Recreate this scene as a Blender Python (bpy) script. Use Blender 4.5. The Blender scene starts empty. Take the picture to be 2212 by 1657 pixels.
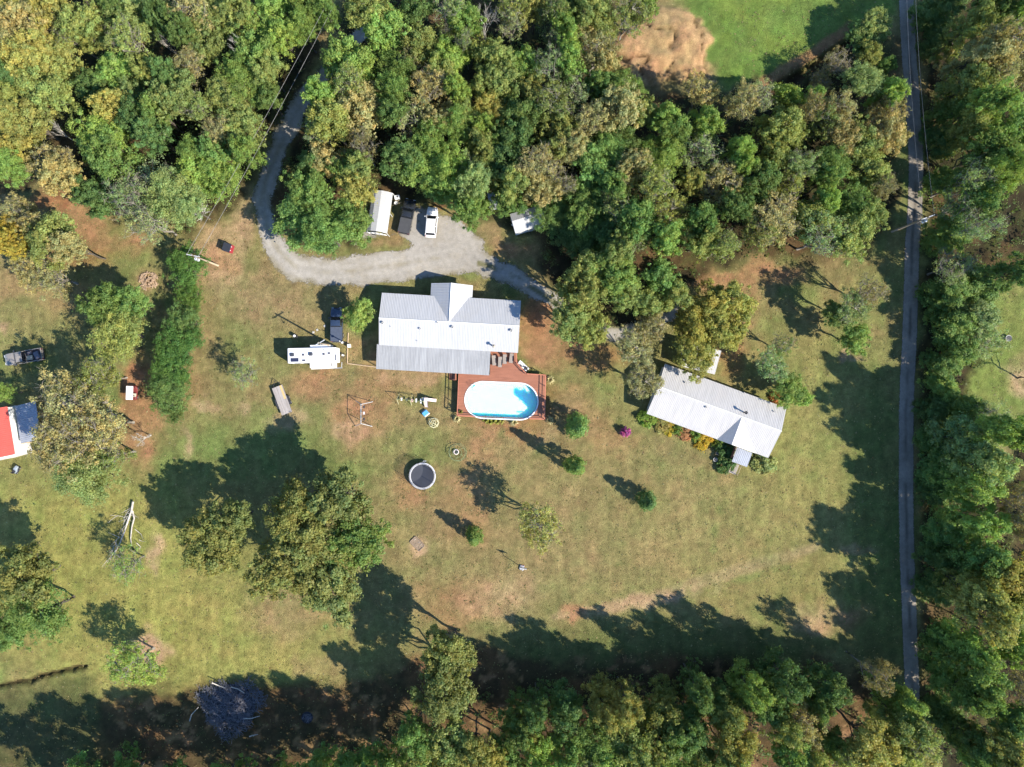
import bpy, math, random
import numpy as np
from mathutils import Vector, Matrix

# ------------------------------------------------------------------ camera, world, sun, exposure
SC = bpy.context.scene
COL = SC.collection
H, S, CX, CY = 116.0, 13.25, 1106.0, 828.5      # camera height, plan scale on the ground, plan centre

cam_d = bpy.data.cameras.new('camera')
cam_d.sensor_width = 36.0
cam_d.lens = 18.0 / (CX / S / H)
cam_d.clip_end = 6000.0
cam = bpy.data.objects.new('camera', cam_d)
cam.location = (0, 0, H)
COL.objects.link(cam)
SC.camera = cam

SUN_EL = math.radians(39.5)
sd = Vector((0.87, -0.49, 0)).normalized()
SUN_DIR = Vector((sd.x * math.cos(SUN_EL), sd.y * math.cos(SUN_EL), math.sin(SUN_EL)))
world = bpy.data.worlds.new('World')
SC.world = world
world.use_nodes = True
wn = world.node_tree.nodes
sky = wn.new('ShaderNodeTexSky')
sky.sky_type = 'NISHITA'
sky.sun_disc = False
sky.sun_elevation = SUN_EL
sky.sun_rotation = math.atan2(sd.x, sd.y)
sky.air_density = 1.0
sky.dust_density = 0.0
sky.ozone_density = 6.0
world.node_tree.links.new(sky.outputs[0], wn['Background'].inputs[0])
wn['Background'].inputs[1].default_value = 0.13
sun_d = bpy.data.lights.new('sun', 'SUN')
sun_d.energy = 4.6
sun_d.angle = math.radians(0.53)
sun_d.color = (1.0, 0.92, 0.79)
sun = bpy.data.objects.new('sun', sun_d)
sun.rotation_euler = (-SUN_DIR).to_track_quat('-Z', 'Y').to_euler()
sun.location = SUN_DIR * 200
COL.objects.link(sun)
SC.view_settings.view_transform = 'Standard'
SC.view_settings.look = 'None'
SC.view_settings.gamma = 1.0
SC.view_settings.use_curve_mapping = False
SC.view_settings.exposure = 1.12
SC.render.engine = 'CYCLES'
SC.cycles.max_bounces = 5
SC.cycles.diffuse_bounces = 3
SC.cycles.glossy_bounces = 2
SC.cycles.transmission_bounces = 3
SC.cycles.transparent_max_bounces = 6
SC.cycles.use_adaptive_sampling = True
SC.cycles.adaptive_threshold = 0.02

# ------------------------------------------------------------------ helpers
def W(px, py, z=0.0):
    """a plan position measured at height z, as a point of the place"""
    k = (H - z) / H / S
    return Vector(((px - CX) * k, (CY - py) * k, z))
def crop(x0, y0, s):
    return lambda x, y: ((x0 + x / s) / 1.38879, (y0 + y / s) / 1.38879)
def tile(i, j):
    return lambda x, y: (i * 737.33 + x / 3.0, j * 552.3 + y / 3.0)
C1 = crop(780, 820, 5.5225); C2 = crop(1080, 540, 5.5225); C3 = crop(1300, 1020, 5.5225)
C4 = crop(1000, 1150, 4.735); C5 = crop(1900, 1030, 4.142); C6 = crop(0, 950, 3.3146)
CP = crop(1150, 1170, 11.642); CSH = crop(1500, 580, 8.508); CTR = crop(780, 1120, 11.833)
CPO = crop(2620, 560, 8.283); CUT = crop(560, 700, 7.373); CFB = crop(1200, 1580, 15.067)
CDT = crop(240, 1480, 6.373); CBP = crop(560, 1980, 5.267); CRR = crop(0, 1180, 6.375); CWH = crop(1460, 1040, 11.06)
def P(c, x, y, z=0.0):
    a = c(x, y)
    return W(a[0], a[1], z)

def lin(v):
    v = v / 255.0
    return v / 12.92 if v <= 0.04045 else ((v + 0.055) / 1.055) ** 2.4
def rgb(r, g, b, k=1.0):
    return (lin(r) * k, lin(g) * k, lin(b) * k)

MATS = {}
def mat(name, col, rough=0.6, metal=0.0, var=0.12, scale=3.0, bump=0.0, bscale=20.0, spec=0.4, stretch=None, dirt=None, dirt_scale=0.6, coat=0.0):
    if name in MATS:
        return MATS[name]
    m = bpy.data.materials.new(name)
    m.use_nodes = True
    nt = m.node_tree
    b = nt.nodes['Principled BSDF']
    b.inputs['Roughness'].default_value = rough
    b.inputs['Metallic'].default_value = metal
    b.inputs['Specular IOR Level'].default_value = spec
    b.inputs['Coat Weight'].default_value = coat
    tc = nt.nodes.new('ShaderNodeTexCoord')
    mp = nt.nodes.new('ShaderNodeMapping')
    nt.links.new(tc.outputs['Object'], mp.inputs[0])
    if stretch:
        mp.inputs['Scale'].default_value = stretch
    nz = nt.nodes.new('ShaderNodeTexNoise')
    nz.inputs['Scale'].default_value = scale
    nz.inputs['Detail'].default_value = 5.0
    nt.links.new(mp.outputs[0], nz.inputs[0])
    mr = nt.nodes.new('ShaderNodeMapRange')
    mr.inputs[1].default_value = 0.3; mr.inputs[2].default_value = 0.7
    mr.inputs[3].default_value = 1.0 - var; mr.inputs[4].default_value = 1.0 + var
    nt.links.new(nz.outputs[0], mr.inputs[0])
    mx = nt.nodes.new('ShaderNodeVectorMath'); mx.operation = 'SCALE'
    mx.inputs[0].default_value = col[:3]
    nt.links.new(mr.outputs[0], mx.inputs['Scale'])
    out = mx.outputs[0]
    if dirt:
        n2 = nt.nodes.new('ShaderNodeTexNoise')
        n2.inputs['Scale'].default_value = dirt_scale
        n2.inputs['Detail'].default_value = 7.0
        n2.inputs['Roughness'].default_value = 0.65
        nt.links.new(tc.outputs['Object'], n2.inputs[0])
        r2 = nt.nodes.new('ShaderNodeMapRange')
        r2.inputs[1].default_value = 0.52; r2.inputs[2].default_value = 0.72
        r2.inputs[3].default_value = 0.0; r2.inputs[4].default_value = 0.75
        nt.links.new(n2.outputs[0], r2.inputs[0])
        mm = nt.nodes.new('ShaderNodeMix'); mm.data_type = 'RGBA'
        nt.links.new(r2.outputs[0], mm.inputs[0])
        nt.links.new(out, mm.inputs[6])
        mm.inputs[7].default_value = (*dirt, 1)
        out = mm.outputs[2]
    nt.links.new(out, b.inputs['Base Color'])
    if bump:
        n3 = nt.nodes.new('ShaderNodeTexNoise')
        n3.inputs['Scale'].default_value = bscale
        n3.inputs['Detail'].default_value = 4.0
        nt.links.new(mp.outputs[0], n3.inputs[0])
        bp = nt.nodes.new('ShaderNodeBump')
        bp.inputs['Strength'].default_value = bump
        bp.inputs['Distance'].default_value = 0.1
        nt.links.new(n3.outputs[0], bp.inputs['Height'])
        nt.links.new(bp.outputs[0], b.inputs['Normal'])
    MATS[name] = m
    return m

def tag(o, label=None, cat=None, group=None, kind=None):
    if label: o['label'] = label
    if cat: o['category'] = cat
    if group: o['group'] = group
    if kind: o['kind'] = kind
    return o
def thing(name, label, cat, loc=(0, 0, 0), rz=0.0, group=None):
    o = bpy.data.objects.new(name, None)
    o.empty_display_size = 0.3
    o.location = loc
    o.rotation_euler = (0, 0, rz)
    COL.objects.link(o)
    return tag(o, label, cat, group)
def link(name, me, parent=None, loc=None, rz=0.0):
    o = bpy.data.objects.new(name, me)
    COL.objects.link(o)
    if parent is not None: o.parent = parent
    if loc is not None: o.location = loc
    if rz: o.rotation_euler = (0, 0, rz)
    return o
def npmesh(name, co, quads, m, smooth=False):
    me = bpy.data.meshes.new(name)
    nv, nf = len(co), len(quads)
    k = quads.shape[1]
    me.vertices.add(nv); me.loops.add(nf * k); me.polygons.add(nf)
    me.vertices.foreach_set('co', np.asarray(co, np.float32).ravel())
    me.loops.foreach_set('vertex_index', np.asarray(quads, np.int32).ravel())
    me.polygons.foreach_set('loop_start', np.arange(0, nf * k, k, dtype=np.int32))
    if smooth: me.polygons.foreach_set('use_smooth', np.ones(nf, bool))
    me.update(calc_edges=True)
    me.materials.append(m)
    return me

class MB:
    """collects simple shapes into one mesh"""
    def __init__(s): s.v = []; s.f = []
    def add(s, vs, fs):
        n = len(s.v); s.v += [tuple(v) for v in vs]; s.f += [tuple(i + n for i in f) for f in fs]; return s
    def box(s, c, d, rz=0.0, M=None, taper=1.0):
        x, y, z = d[0] / 2, d[1] / 2, d[2] / 2
        vs = [Vector((a * x * (taper if e > 0 else 1), b * y * (taper if e > 0 else 1), e * z)) for e in (-1, 1) for a, b in ((-1, -1), (1, -1), (1, 1), (-1, 1))]
        R = M if M is not None else Matrix.Rotation(rz, 3, 'Z')
        vs = [R @ v + Vector(c) for v in vs]
        return s.add(vs, [(3, 2, 1, 0), (4, 5, 6, 7), (0, 1, 5, 4), (1, 2, 6, 5), (2, 3, 7, 6), (3, 0, 4, 7)])
    def tube(s, pts, r, n=6, cap=True, closed=False):
        pts = [Vector(p) for p in pts]
        m = len(pts)
        rs = list(r) if hasattr(r, '__len__') else [r] * m
        rings = []
        for i, p in enumerate(pts):
            if closed: d = pts[(i + 1) % m] - pts[i - 1]
            else: d = pts[min(i + 1, m - 1)] - pts[max(i - 1, 0)]
            d = d.normalized() if d.length > 1e-9 else Vector((0, 0, 1))
            a = d.cross(Vector((0, 0, 1)))
            if a.length < 1e-3: a = d.cross(Vector((0, 1, 0)))
            a.normalize(); b = d.cross(a)
            rings.append([p + (a * math.cos(t) + b * math.sin(t)) * rs[i] for t in [2 * math.pi * k / n for k in range(n)]])
        vs = [v for q in rings for v in q]
        fs = [(i * n + k, i * n + (k + 1) % n, ((i + 1) % m) * n + (k + 1) % n, ((i + 1) % m) * n + k) for i in range(m if closed else m - 1) for k in range(n)]
        if cap and not closed: fs += [tuple(range(n)), tuple(range((m - 1) * n, m * n))[::-1]]
        return s.add(vs, fs)
    def cyl(s, c, r, h, n=16, r2=None):
        return s.tube([Vector(c), Vector(c) + Vector((0, 0, h))], [r, r if r2 is None else r2], n)
    def prism(s, poly, z0, z1):
        n = len(poly)
        vs = [(p[0], p[1], z0) for p in poly] + [(p[0], p[1], z1) for p in poly]
        return s.add(vs, [tuple(range(n))[::-1], tuple(range(n, 2 * n))] + [(i, (i + 1) % n, (i + 1) % n + n, i + n) for i in range(n)])
    def slab(s, q, t):
        """thick sheet under the polygon q of 3D points"""
        q = [Vector(p) for p in q]; n = len(q)
        nr = (q[1] - q[0]).cross(q[-1] - q[0]).normalized()
        if nr.z < 0: nr = -nr
        return s.add(q + [p - nr * t for p in q], [tuple(range(n)), tuple(range(n, 2 * n))[::-1]] + [(i, i + n, (i + 1) % n + n, (i + 1) % n) for i in range(n)])
    def loft(s, rings):
        n = len(rings[0]); m = len(rings)
        vs = [v for q in rings for v in q]
        fs = [(i * n + k, i * n + (k + 1) % n, (i + 1) * n + (k + 1) % n, (i + 1) * n + k) for i in range(m - 1) for k in range(n)]
        return s.add(vs, fs + [tuple(range(n))[::-1], tuple(range((m - 1) * n, m * n))])
    def mesh(s, name, m, smooth=False):
        me = bpy.data.meshes.new(name)
        me.from_pydata(s.v, [], s.f)
        if smooth: me.polygons.foreach_set('use_smooth', [True] * len(me.polygons))
        me.update()
        me.materials.append(m)
        return me
    def build(s, name, m, parent=None, smooth=False, loc=None, rz=0.0, kind=None):
        o = link(name, s.mesh(name, m, smooth), parent, loc, rz)
        if kind: o['kind'] = kind
        return o
def bevel(o, w=0.03, seg=2):
    b = o.modifiers.new('bevel', 'BEVEL'); b.width = w; b.segments = seg; b.limit_method = 'ANGLE'
    return o

# value noise on arrays
def vnoise(x, y, seed):
    r = np.random.default_rng(seed).random((256, 256))
    xi = np.floor(x).astype(int); yi = np.floor(y).astype(int)
    fx = x - xi; fy = y - yi
    fx = fx * fx * (3 - 2 * fx); fy = fy * fy * (3 - 2 * fy)
    a = r[xi & 255, yi & 255]; b = r[(xi + 1) & 255, yi & 255]
    c = r[xi & 255, (yi + 1) & 255]; d = r[(xi + 1) & 255, (yi + 1) & 255]
    return (a * (1 - fx) + b * fx) * (1 - fy) + (c * (1 - fx) + d * fx) * fy
def fbm(x, y, size, seed, octv=4):
    t = 0; amp = 1; tot = 0
    for o in range(octv):
        t = t + amp * vnoise(x / size + 37.1 * o, y / size + 11.7 * o, seed + o)
        tot += amp; amp *= 0.55; size *= 0.5
    return t / tot
def sstep(a, b, x):
    t = np.clip((x - a) / (b - a), 0, 1)
    return t * t * (3 - 2 * t)
def seg_dist(x, y, pts):
    """distance to a polyline; pts: (px, py, width) in plan units -> signed metres outside the half width"""
    best = np.full(x.shape, 1e9)
    for (x0, y0, w0), (x1, y1, w1) in zip(pts[:-1], pts[1:]):
        a = W(x0, y0); b = W(x1, y1)
        dx, dy = b.x - a.x, b.y - a.y
        t = np.clip(((x - a.x) * dx + (y - a.y) * dy) / (dx * dx + dy * dy + 1e-9), 0, 1)
        d = np.hypot(x - a.x - t * dx, y - a.y - t * dy) - (w0 + (w1 - w0) * t) / S
        best = np.minimum(best, d)
    return best
def poly_dist(x, y, poly):
    """signed distance (negative inside) to a polygon given in plan units"""
    p = [W(a, b) for a, b in poly]
    ins = np.zeros(x.shape, bool); best = np.full(x.shape, 1e9)
    for a, b in zip(p, p[1:] + p[:1]):
        dx, dy = b.x - a.x, b.y - a.y
        t = np.clip(((x - a.x) * dx + (y - a.y) * dy) / (dx * dx + dy * dy + 1e-9), 0, 1)
        best = np.minimum(best, np.hypot(x - a.x - t * dx, y - a.y - t * dy))
        cr = ((a.y > y) != (b.y > y)) & (x < (b.x - a.x) * (y - a.y) / (b.y - a.y + 1e-12) + a.x)
        ins ^= cr
    return np.where(ins, -best, best)
# ------------------------------------------------------------------ the setting: ground, drive, lane
KA = 1 / 1.84           # sunlit picture tone -> surface albedo
def A(r, g, b): return np.array(rgb(r, g, b, KA))

FOREST = [
    [(-40, -40), (700, -40), (690, 120), (600, 270), (535, 385), (470, 455), (400, 520), (330, 470), (240, 430), (150, 410), (60, 400), (-40, 420)],
    [(760, -40), (1330, -40), (1325, 180), (1420, 215), (1600, 190), (1690, 185), (1840, 90), (1920, 40), (1935, 200), (1940, 420), (1880, 540), (1700, 555), (1540, 570), (1450, 650), (1390, 720), (1280, 700), (1205, 640), (1170, 560), (1185, 500), (1060, 455), (960, 445), (900, 420), (790, 425), (765, 530), (690, 550), (632, 515), (600, 440), (606, 370), (650, 235), (720, 130)],
    [(1993, -40), (2260, -40), (2260, 600), (2160, 600), (2130, 700), (2100, 860), (2140, 1000), (2260, 900), (2260, 1700), (1996, 1700), (1992, 1200), (1995, 600)],
    [(980, 1490), (1250, 1455), (1550, 1450), (1720, 1470), (1860, 1500), (1935, 1520), (1990, 1700), (820, 1700), (880, 1560)],
]
FLOOR2 = [(-40, 1560), (180, 1530), (330, 1480), (480, 1480), (700, 1480), (880, 1430), (1000, 1400), (1200, 1420), (1500, 1420), (1720, 1440), (1850, 1440), (1930, 1460), (1940, 1700), (-40, 1700)]

def ax(lo, hi, step, far):
    mid = np.arange(lo, hi + step, step)
    e = []
    d = step
    while (e[-1] if e else 0) < far:
        d *= 1.5; e.append((e[-1] if e else 0) + d)
    e = np.array(e)
    return np.concatenate([(lo - e)[::-1], mid, mid[-1] + e])
gx = ax(-94, 94, 0.4, 1500); gy = ax(-73, 73, 0.4, 1500)
X, Y = np.meshgrid(gx, gy, indexing='ij')
nx_, ny_ = X.shape
# warped copies give every painted patch an irregular edge
wx = X + (fbm(X, Y, 5, 11) - .5) * 5 + (fbm(X, Y, 1.4, 12, 2) - .5) * 1.8
wy = Y + (fbm(X, Y, 5, 21) - .5) * 5 + (fbm(X, Y, 1.4, 22, 2) - .5) * 1.8
def DX(x): return x * S + CX
def blob(px, py, rx, ry, rot=0.0, soft=0.5):
    c = W(px, py); ca, sa = math.cos(math.radians(rot)), math.sin(math.radians(rot))
    u = ((wx - c.x) * ca + (wy - c.y) * sa) / (rx / S); v = (-(wx - c.x) * sa + (wy - c.y) * ca) / (ry / S)
    return 1 - sstep(1 - soft, 1 + soft, np.hypot(u, v))
n1 = fbm(X, Y, 16, 1); n2 = fbm(X, Y, 5, 5); n3 = fbm(X, Y, 1.6, 9, 3); n4 = fbm(X, Y, 0.9, 31, 2)
Cc = np.zeros((nx_, ny_, 3))
def paint(mask, col): Cc[:] = Cc * (1 - mask[..., None]) + np.asarray(col) * mask[..., None]
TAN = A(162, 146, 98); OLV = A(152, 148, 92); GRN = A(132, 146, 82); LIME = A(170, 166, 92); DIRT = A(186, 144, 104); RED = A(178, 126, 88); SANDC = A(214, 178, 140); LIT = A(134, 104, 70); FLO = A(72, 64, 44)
paint(np.ones(X.shape), OLV)
paint(sstep(.42, .62, n1 * .55 + n2 * .45), TAN)
paint(sstep(.50, .66, fbm(X, Y, 11, 41) * .6 + fbm(X, Y, 3.5, 45) * .4) * .85, GRN)
# lawns that are greener or more yellow
paint(blob(160, 1230, 360, 210, 0, .4) * .9, LIME)
paint(blob(420, 1420, 360, 130, 0, .5) * .8, LIME)
paint(blob(1780, 1000, 110, 200, 0, .6) * .6, A(172, 166, 100))
paint(blob(520, 960, 190, 60, 10, .5) * .6, GRN)
paint(blob(560, 760, 90, 80, 0, .6) * .5, GRN)
paint(blob(700, 960, 180, 80, 0, .6) * .5, GRN)
paint(blob(1700, 900, 140, 160, 20, .5) * .7, A(160, 158, 94))
paint(blob(1830, 880, 90, 230, 0, .5) * .6, A(152, 154, 90))
paint(blob(1700, 1130, 190, 140, 0, .6) * .55, A(158, 150, 90))
paint(blob(1640, 1280, 240, 60, 0, .6) * .5, A(150, 146, 84))
paint(blob(1350, 1150, 260, 170, 0, .7) * .5, A(160, 148, 96))
paint(blob(1000, 1230, 190, 150, 0, .7) * .5, A(160, 142, 98))
paint(blob(1240, 1310, 250, 50, 0, .6) * .45, GRN)
paint(blob(2190, 760, 110, 150, 0, .4) * .9, A(136, 150, 76))
paint(blob(60, 640, 130, 70, 0, .5) * .8, A(176, 150, 104))
paint(blob(40, 690, 90, 40, 0, .5) * .5, GRN)
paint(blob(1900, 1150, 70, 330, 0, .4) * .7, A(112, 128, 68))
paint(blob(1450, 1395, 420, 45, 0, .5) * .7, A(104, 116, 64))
paint(blob(1180, 1150, 300, 170, 0, .7) * .5, A(168, 148, 102))
paint(blob(700, 700, 200, 170, 0, .7) * .3, A(166, 148, 102))
paint(blob(1560, 1180, 200, 120, 0, .7) * .5, A(168, 158, 100))
# mower tracks
for (x0, y0, x1, y1, w, c) in ((1200, 1330, 1560, 1270, 9, SANDC), (1300, 1318, 1500, 1268, 7, DIRT), (1560, 1090, 1540, 1240, 14, GRN), (625, 1260, 640, 1460, 7, A(176, 160, 104)), (1700, 1210, 1480, 1300, 8, GRN)):
    d = seg_dist(wx * .4 + X * .6, wy * .4 + Y * .6, [(x0, y0, w), (x1, y1, w)])
    paint((1 - sstep(-.3, .5, d)) * .55 * sstep(.3, .6, n3), c)
trk = seg_dist(wx * .2 + X * .8, wy * .2 + Y * .8, [(1270, 1330, 5), (1330, 1312, 9), (1430, 1290, 10), (1530, 1252, 9), (1640, 1215, 8), (1760, 1180, 7)])
paint((1 - sstep(-.3, .9, trk)) * (.35 + .6 * n3), A(190, 168, 124))
stripe = np.sin((X * math.cos(.12) + Y * math.sin(.12)) * 2 * math.pi / 1.9 + 3 * (fbm(X, Y, 14, 151) - .5)) * .045 + (fbm(X * 2.2, Y * .22, 1.6, 155, 3) - .5) * .34
Cc *= (1 + stripe)[..., None]
# bare, dry and clay patches
PATCH = [(1080, 500, 30, 35, 'T', .9), (1100, 540, 60, 25, 'D', .6), (850, 522, 60, 12, 'T', .8), (845, 490, 25, 40, 'D', .5), (1000, 480, 30, 20, 'T', .7), (960, 440, 30, 12, 'R', .7), (560, 650, 70, 60, 'T', .8), (470, 560, 45, 70, 'S', .55), (520, 470, 30, 70, 'S', .6), (480, 570, 30, 25, 'D', .6), (660, 650, 55, 60, 'T', .5), (700, 830, 50, 35, 'D', .6), (660, 840, 35, 30, 'D', .5), (770, 900, 50, 55, 'D', .75), (820, 850, 50, 60, 'D', .6), (760, 930, 45, 25, 'S', .5),
         (870, 820, 90, 30, 'D', .5), (900, 810, 70, 22, 'S', .4), (1040, 950, 30, 70, 'D', .7), (1020, 980, 60, 90, 'D', .35), (1160, 720, 40, 70, 'D', .9), (1150, 690, 30, 50, 'R', .5), (1200, 760, 60, 40, 'D', .6), (1280, 770, 70, 30, 'R', .55), (1230, 870, 50, 30, 'D', .5), (1290, 920, 50, 40, 'D', .55), (1330, 960, 60, 30, 'D', .45),
         (1160, 890, 40, 60, 'R', .6), (1100, 915, 60, 12, 'R', .6), (1230, 920, 60, 45, 'T', .8), (770, 1160, 40, 60, 'T', .4), (890, 1060, 30, 40, 'D', .5), (1010, 1100, 60, 60, 'D', .5), (1000, 1300, 90, 50, 'D', .6), (1090, 1290, 90, 45, 'S', .35), (1240, 1325, 25, 22, 'D', .85), (1430, 1300, 80, 16, 'S', .35), (1780, 1330, 60, 35, 'S', .45), (1830, 1340, 50, 30, 'D', .35),
         (1520, 605, 45, 32, 'D', .95), (1600, 595, 70, 22, 'D', .9), (1690, 590, 60, 22, 'D', .7), (1585, 640, 40, 40, 'D', .65), (1610, 690, 30, 40, 'D', .6), (1843, 776, 17, 10, 'S', .9), (1575, 760, 40, 40, 'R', .6), (2210, 810, 40, 40, 'S', .7),
         (290, 850, 28, 70, 'R', .9), (290, 930, 45, 60, 'D', .85), (310, 860, 40, 70, 'D', .7), (120, 440, 60, 25, 'R', .9), (190, 480, 70, 30, 'D', .9), (250, 520, 60, 30, 'D', .85), (90, 560, 60, 40, 'D', .6), (190, 560, 70, 25, 'R', .6), (320, 1400, 36, 32, 'S', .95), (330, 1190, 14, 45, 'S', .7), (120, 290, 50, 30, 'R', .6), (280, 380, 50, 20, 'R', .7), (10, 700, 16, 10, 'S', .6), (420, 830, 30, 25, 'D', .5), (440, 870, 20, 15, 'S', .7), (520, 880, 25, 15, 'S', .5), (390, 960, 12, 40, 'S', .5), (620, 920, 40, 20, 'S', .5), (800, 760, 50, 30, 'D', .5), (1390, 570, 40, 25, 'D', .4), (1300, 560, 80, 30, 'D', .55), (790, 560, 10, 8, 'D', .5),
         (1850, 1180, 40, 8, 'S', .4), (700, 1440, 60, 30, 'T', .5), (620, 1310, 90, 70, 'T', .65)]
PC = {'T': A(172, 148, 106), 'S': SANDC, 'D': DIRT, 'R': RED}
for (px, py, rx, ry, c, k) in PATCH:
    paint(np.clip(blob(px, py, rx, ry, 0, .55) * k * (.45 + 1.1 * n3), 0, 1), PC[c])
for (px, py, r_, kk, cc_) in ((903, 1180, 27, 1.3, SANDC), (320, 607, 24, 1.2, A(196, 160, 122)), (321, 1398, 30, 1.0, SANDC)):
    c_ = W(px, py); dd_ = np.hypot(X - c_.x, Y - c_.y) * S / r_ + (n3 - .5) * .9
    paint(np.clip((1 - sstep(.45, 1.05, dd_)) * kk * (.6 + .6 * n4), 0, 1), cc_)
# the pasture above the clay bank
paint((1 - sstep(-1, 1.5, poly_dist(wx, wy, [(1440, -40), (1935, -40), (1930, 30), (1840, 80), (1700, 165), (1660, 195), (1560, 180), (1530, 90)]))), A(122, 148, 72))
paint((1 - sstep(-1, 1.5, poly_dist(wx, wy, [(1440, -40), (1935, -40), (1930, 30), (1840, 80), (1700, 165), (1660, 195), (1560, 180), (1530, 90)]))) * sstep(.45, .7, n2) * .5, A(140, 160, 70))
# woodland floor and leaf litter
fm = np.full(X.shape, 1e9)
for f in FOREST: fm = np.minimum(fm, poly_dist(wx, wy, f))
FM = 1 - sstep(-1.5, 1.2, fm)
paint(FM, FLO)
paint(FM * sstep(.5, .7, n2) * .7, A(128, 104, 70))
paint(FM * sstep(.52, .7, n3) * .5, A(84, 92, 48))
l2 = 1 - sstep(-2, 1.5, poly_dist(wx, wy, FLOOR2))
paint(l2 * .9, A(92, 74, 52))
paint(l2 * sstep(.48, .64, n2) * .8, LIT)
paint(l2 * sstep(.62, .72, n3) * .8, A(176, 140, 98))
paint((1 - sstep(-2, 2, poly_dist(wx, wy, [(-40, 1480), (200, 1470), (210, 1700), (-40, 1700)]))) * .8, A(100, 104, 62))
# clay bank: colour and relief
clay_p = [(1345, 70), (1420, 15), (1500, 30), (1548, 95), (1520, 165), (1440, 190), (1370, 185), (1325, 140)]
cd = poly_dist(wx, wy, clay_p)
CM = 1 - sstep(-.8, .6, cd)
crack = np.abs(fbm(X, Y, 4.0, 61, 3) - .5)
paint(CM, A(212, 174, 126))
paint(CM * sstep(.5, .7, n3) * .6, A(200, 154, 114))
paint(CM * (1 - sstep(.0, .045, crack)) * .85, A(112, 88, 60))
Zg = np.zeros(X.shape)
Zg += CM * (.45 * sstep(.0, .05, crack) + .9 * n3 * sstep(0, 3, -cd) + .35 * n4)
# ditch beside the pasture and the little bank at the far left
dt = seg_dist(wx * .3 + X * .7, wy * .3 + Y * .7, [(1655, 184, 8), (1735, 124, 8), (1838, 64, 8)])
paint((1 - sstep(0, .8, dt)), A(170, 136, 94))
d2 = seg_dist(wx * .3 + X * .7, wy * .3 + Y * .7, [(1680, 200, 6), (1752, 145, 6), (1850, 90, 6)])
Zg -= (1 - sstep(-.3, .9, d2)) * 1.3
paint((1 - sstep(0, .8, d2)) * .8, A(92, 72, 50))
d3 = seg_dist(wx * .25 + X * .75, wy * .25 + Y * .75, [(-30, 1484, 1.5), (60, 1470, 1.5), (110, 1457, 1.5), (180, 1443, 2)])
Zg -= (1 - sstep(0, .45, d3)) * .75
paint((1 - sstep(0, .5, d3)) * .9, A(86, 74, 50))
Zg += (fbm(X, Y, 9, 71, 2) - .5) * .05 * sstep(.6, 3, np.minimum(np.abs(d3), 5))
Zg += np.clip(FM + l2, 0, 1) * np.minimum(n3 - .75, 0) * .4
yard = (np.abs(X) < 90) & (np.abs(Y) < 70)
Zg -= .035
Zg = np.where(yard, Zg, -.035)
# speckle: tufts and dry blades
tuft = fbm(X, Y, .85, 131, 2) - .5
hue = (fbm(X, Y, 2.2, 135, 3) - .5)
Cc *= (1 + .6 * tuft)[..., None] * (0.86 + 0.28 * n3)[..., None]
Cc *= np.stack([1 + .32 * hue, 1 + 0 * hue, 1 + .2 * hue], -1)

def grid_mesh(name, xs, ys, Z, cols, m, keep=None, extra=None):
    n, k = len(xs), len(ys)
    XX, YY = np.meshgrid(xs, ys, indexing='ij')
    co = np.stack([XX, YY, Z], -1).reshape(-1, 3)
    idx = np.arange(n * k).reshape(n, k)
    q = np.stack([idx[:-1, :-1], idx[1:, :-1], idx[1:, 1:], idx[:-1, 1:]], -1).reshape(-1, 4)
    cf = cols.reshape(-1, 3)
    ex = None if extra is None else extra.ravel()
    if keep is not None:
        kq = keep.ravel()[q].any(1); q = q[kq]
        used = np.unique(q); rm = np.full(n * k, -1); rm[used] = np.arange(len(used))
        q = rm[q]; co = co[used]; cf = cf[used]; ex = None if ex is None else ex[used]
    me = npmesh(name, co, q, m, True)
    a = me.color_attributes.new('Col', 'FLOAT_COLOR', 'POINT')
    a.data.foreach_set('color', np.concatenate([cf, np.ones((len(cf), 1)) if ex is None else ex[:, None]], 1).astype(np.float32).ravel())
    return me

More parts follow.
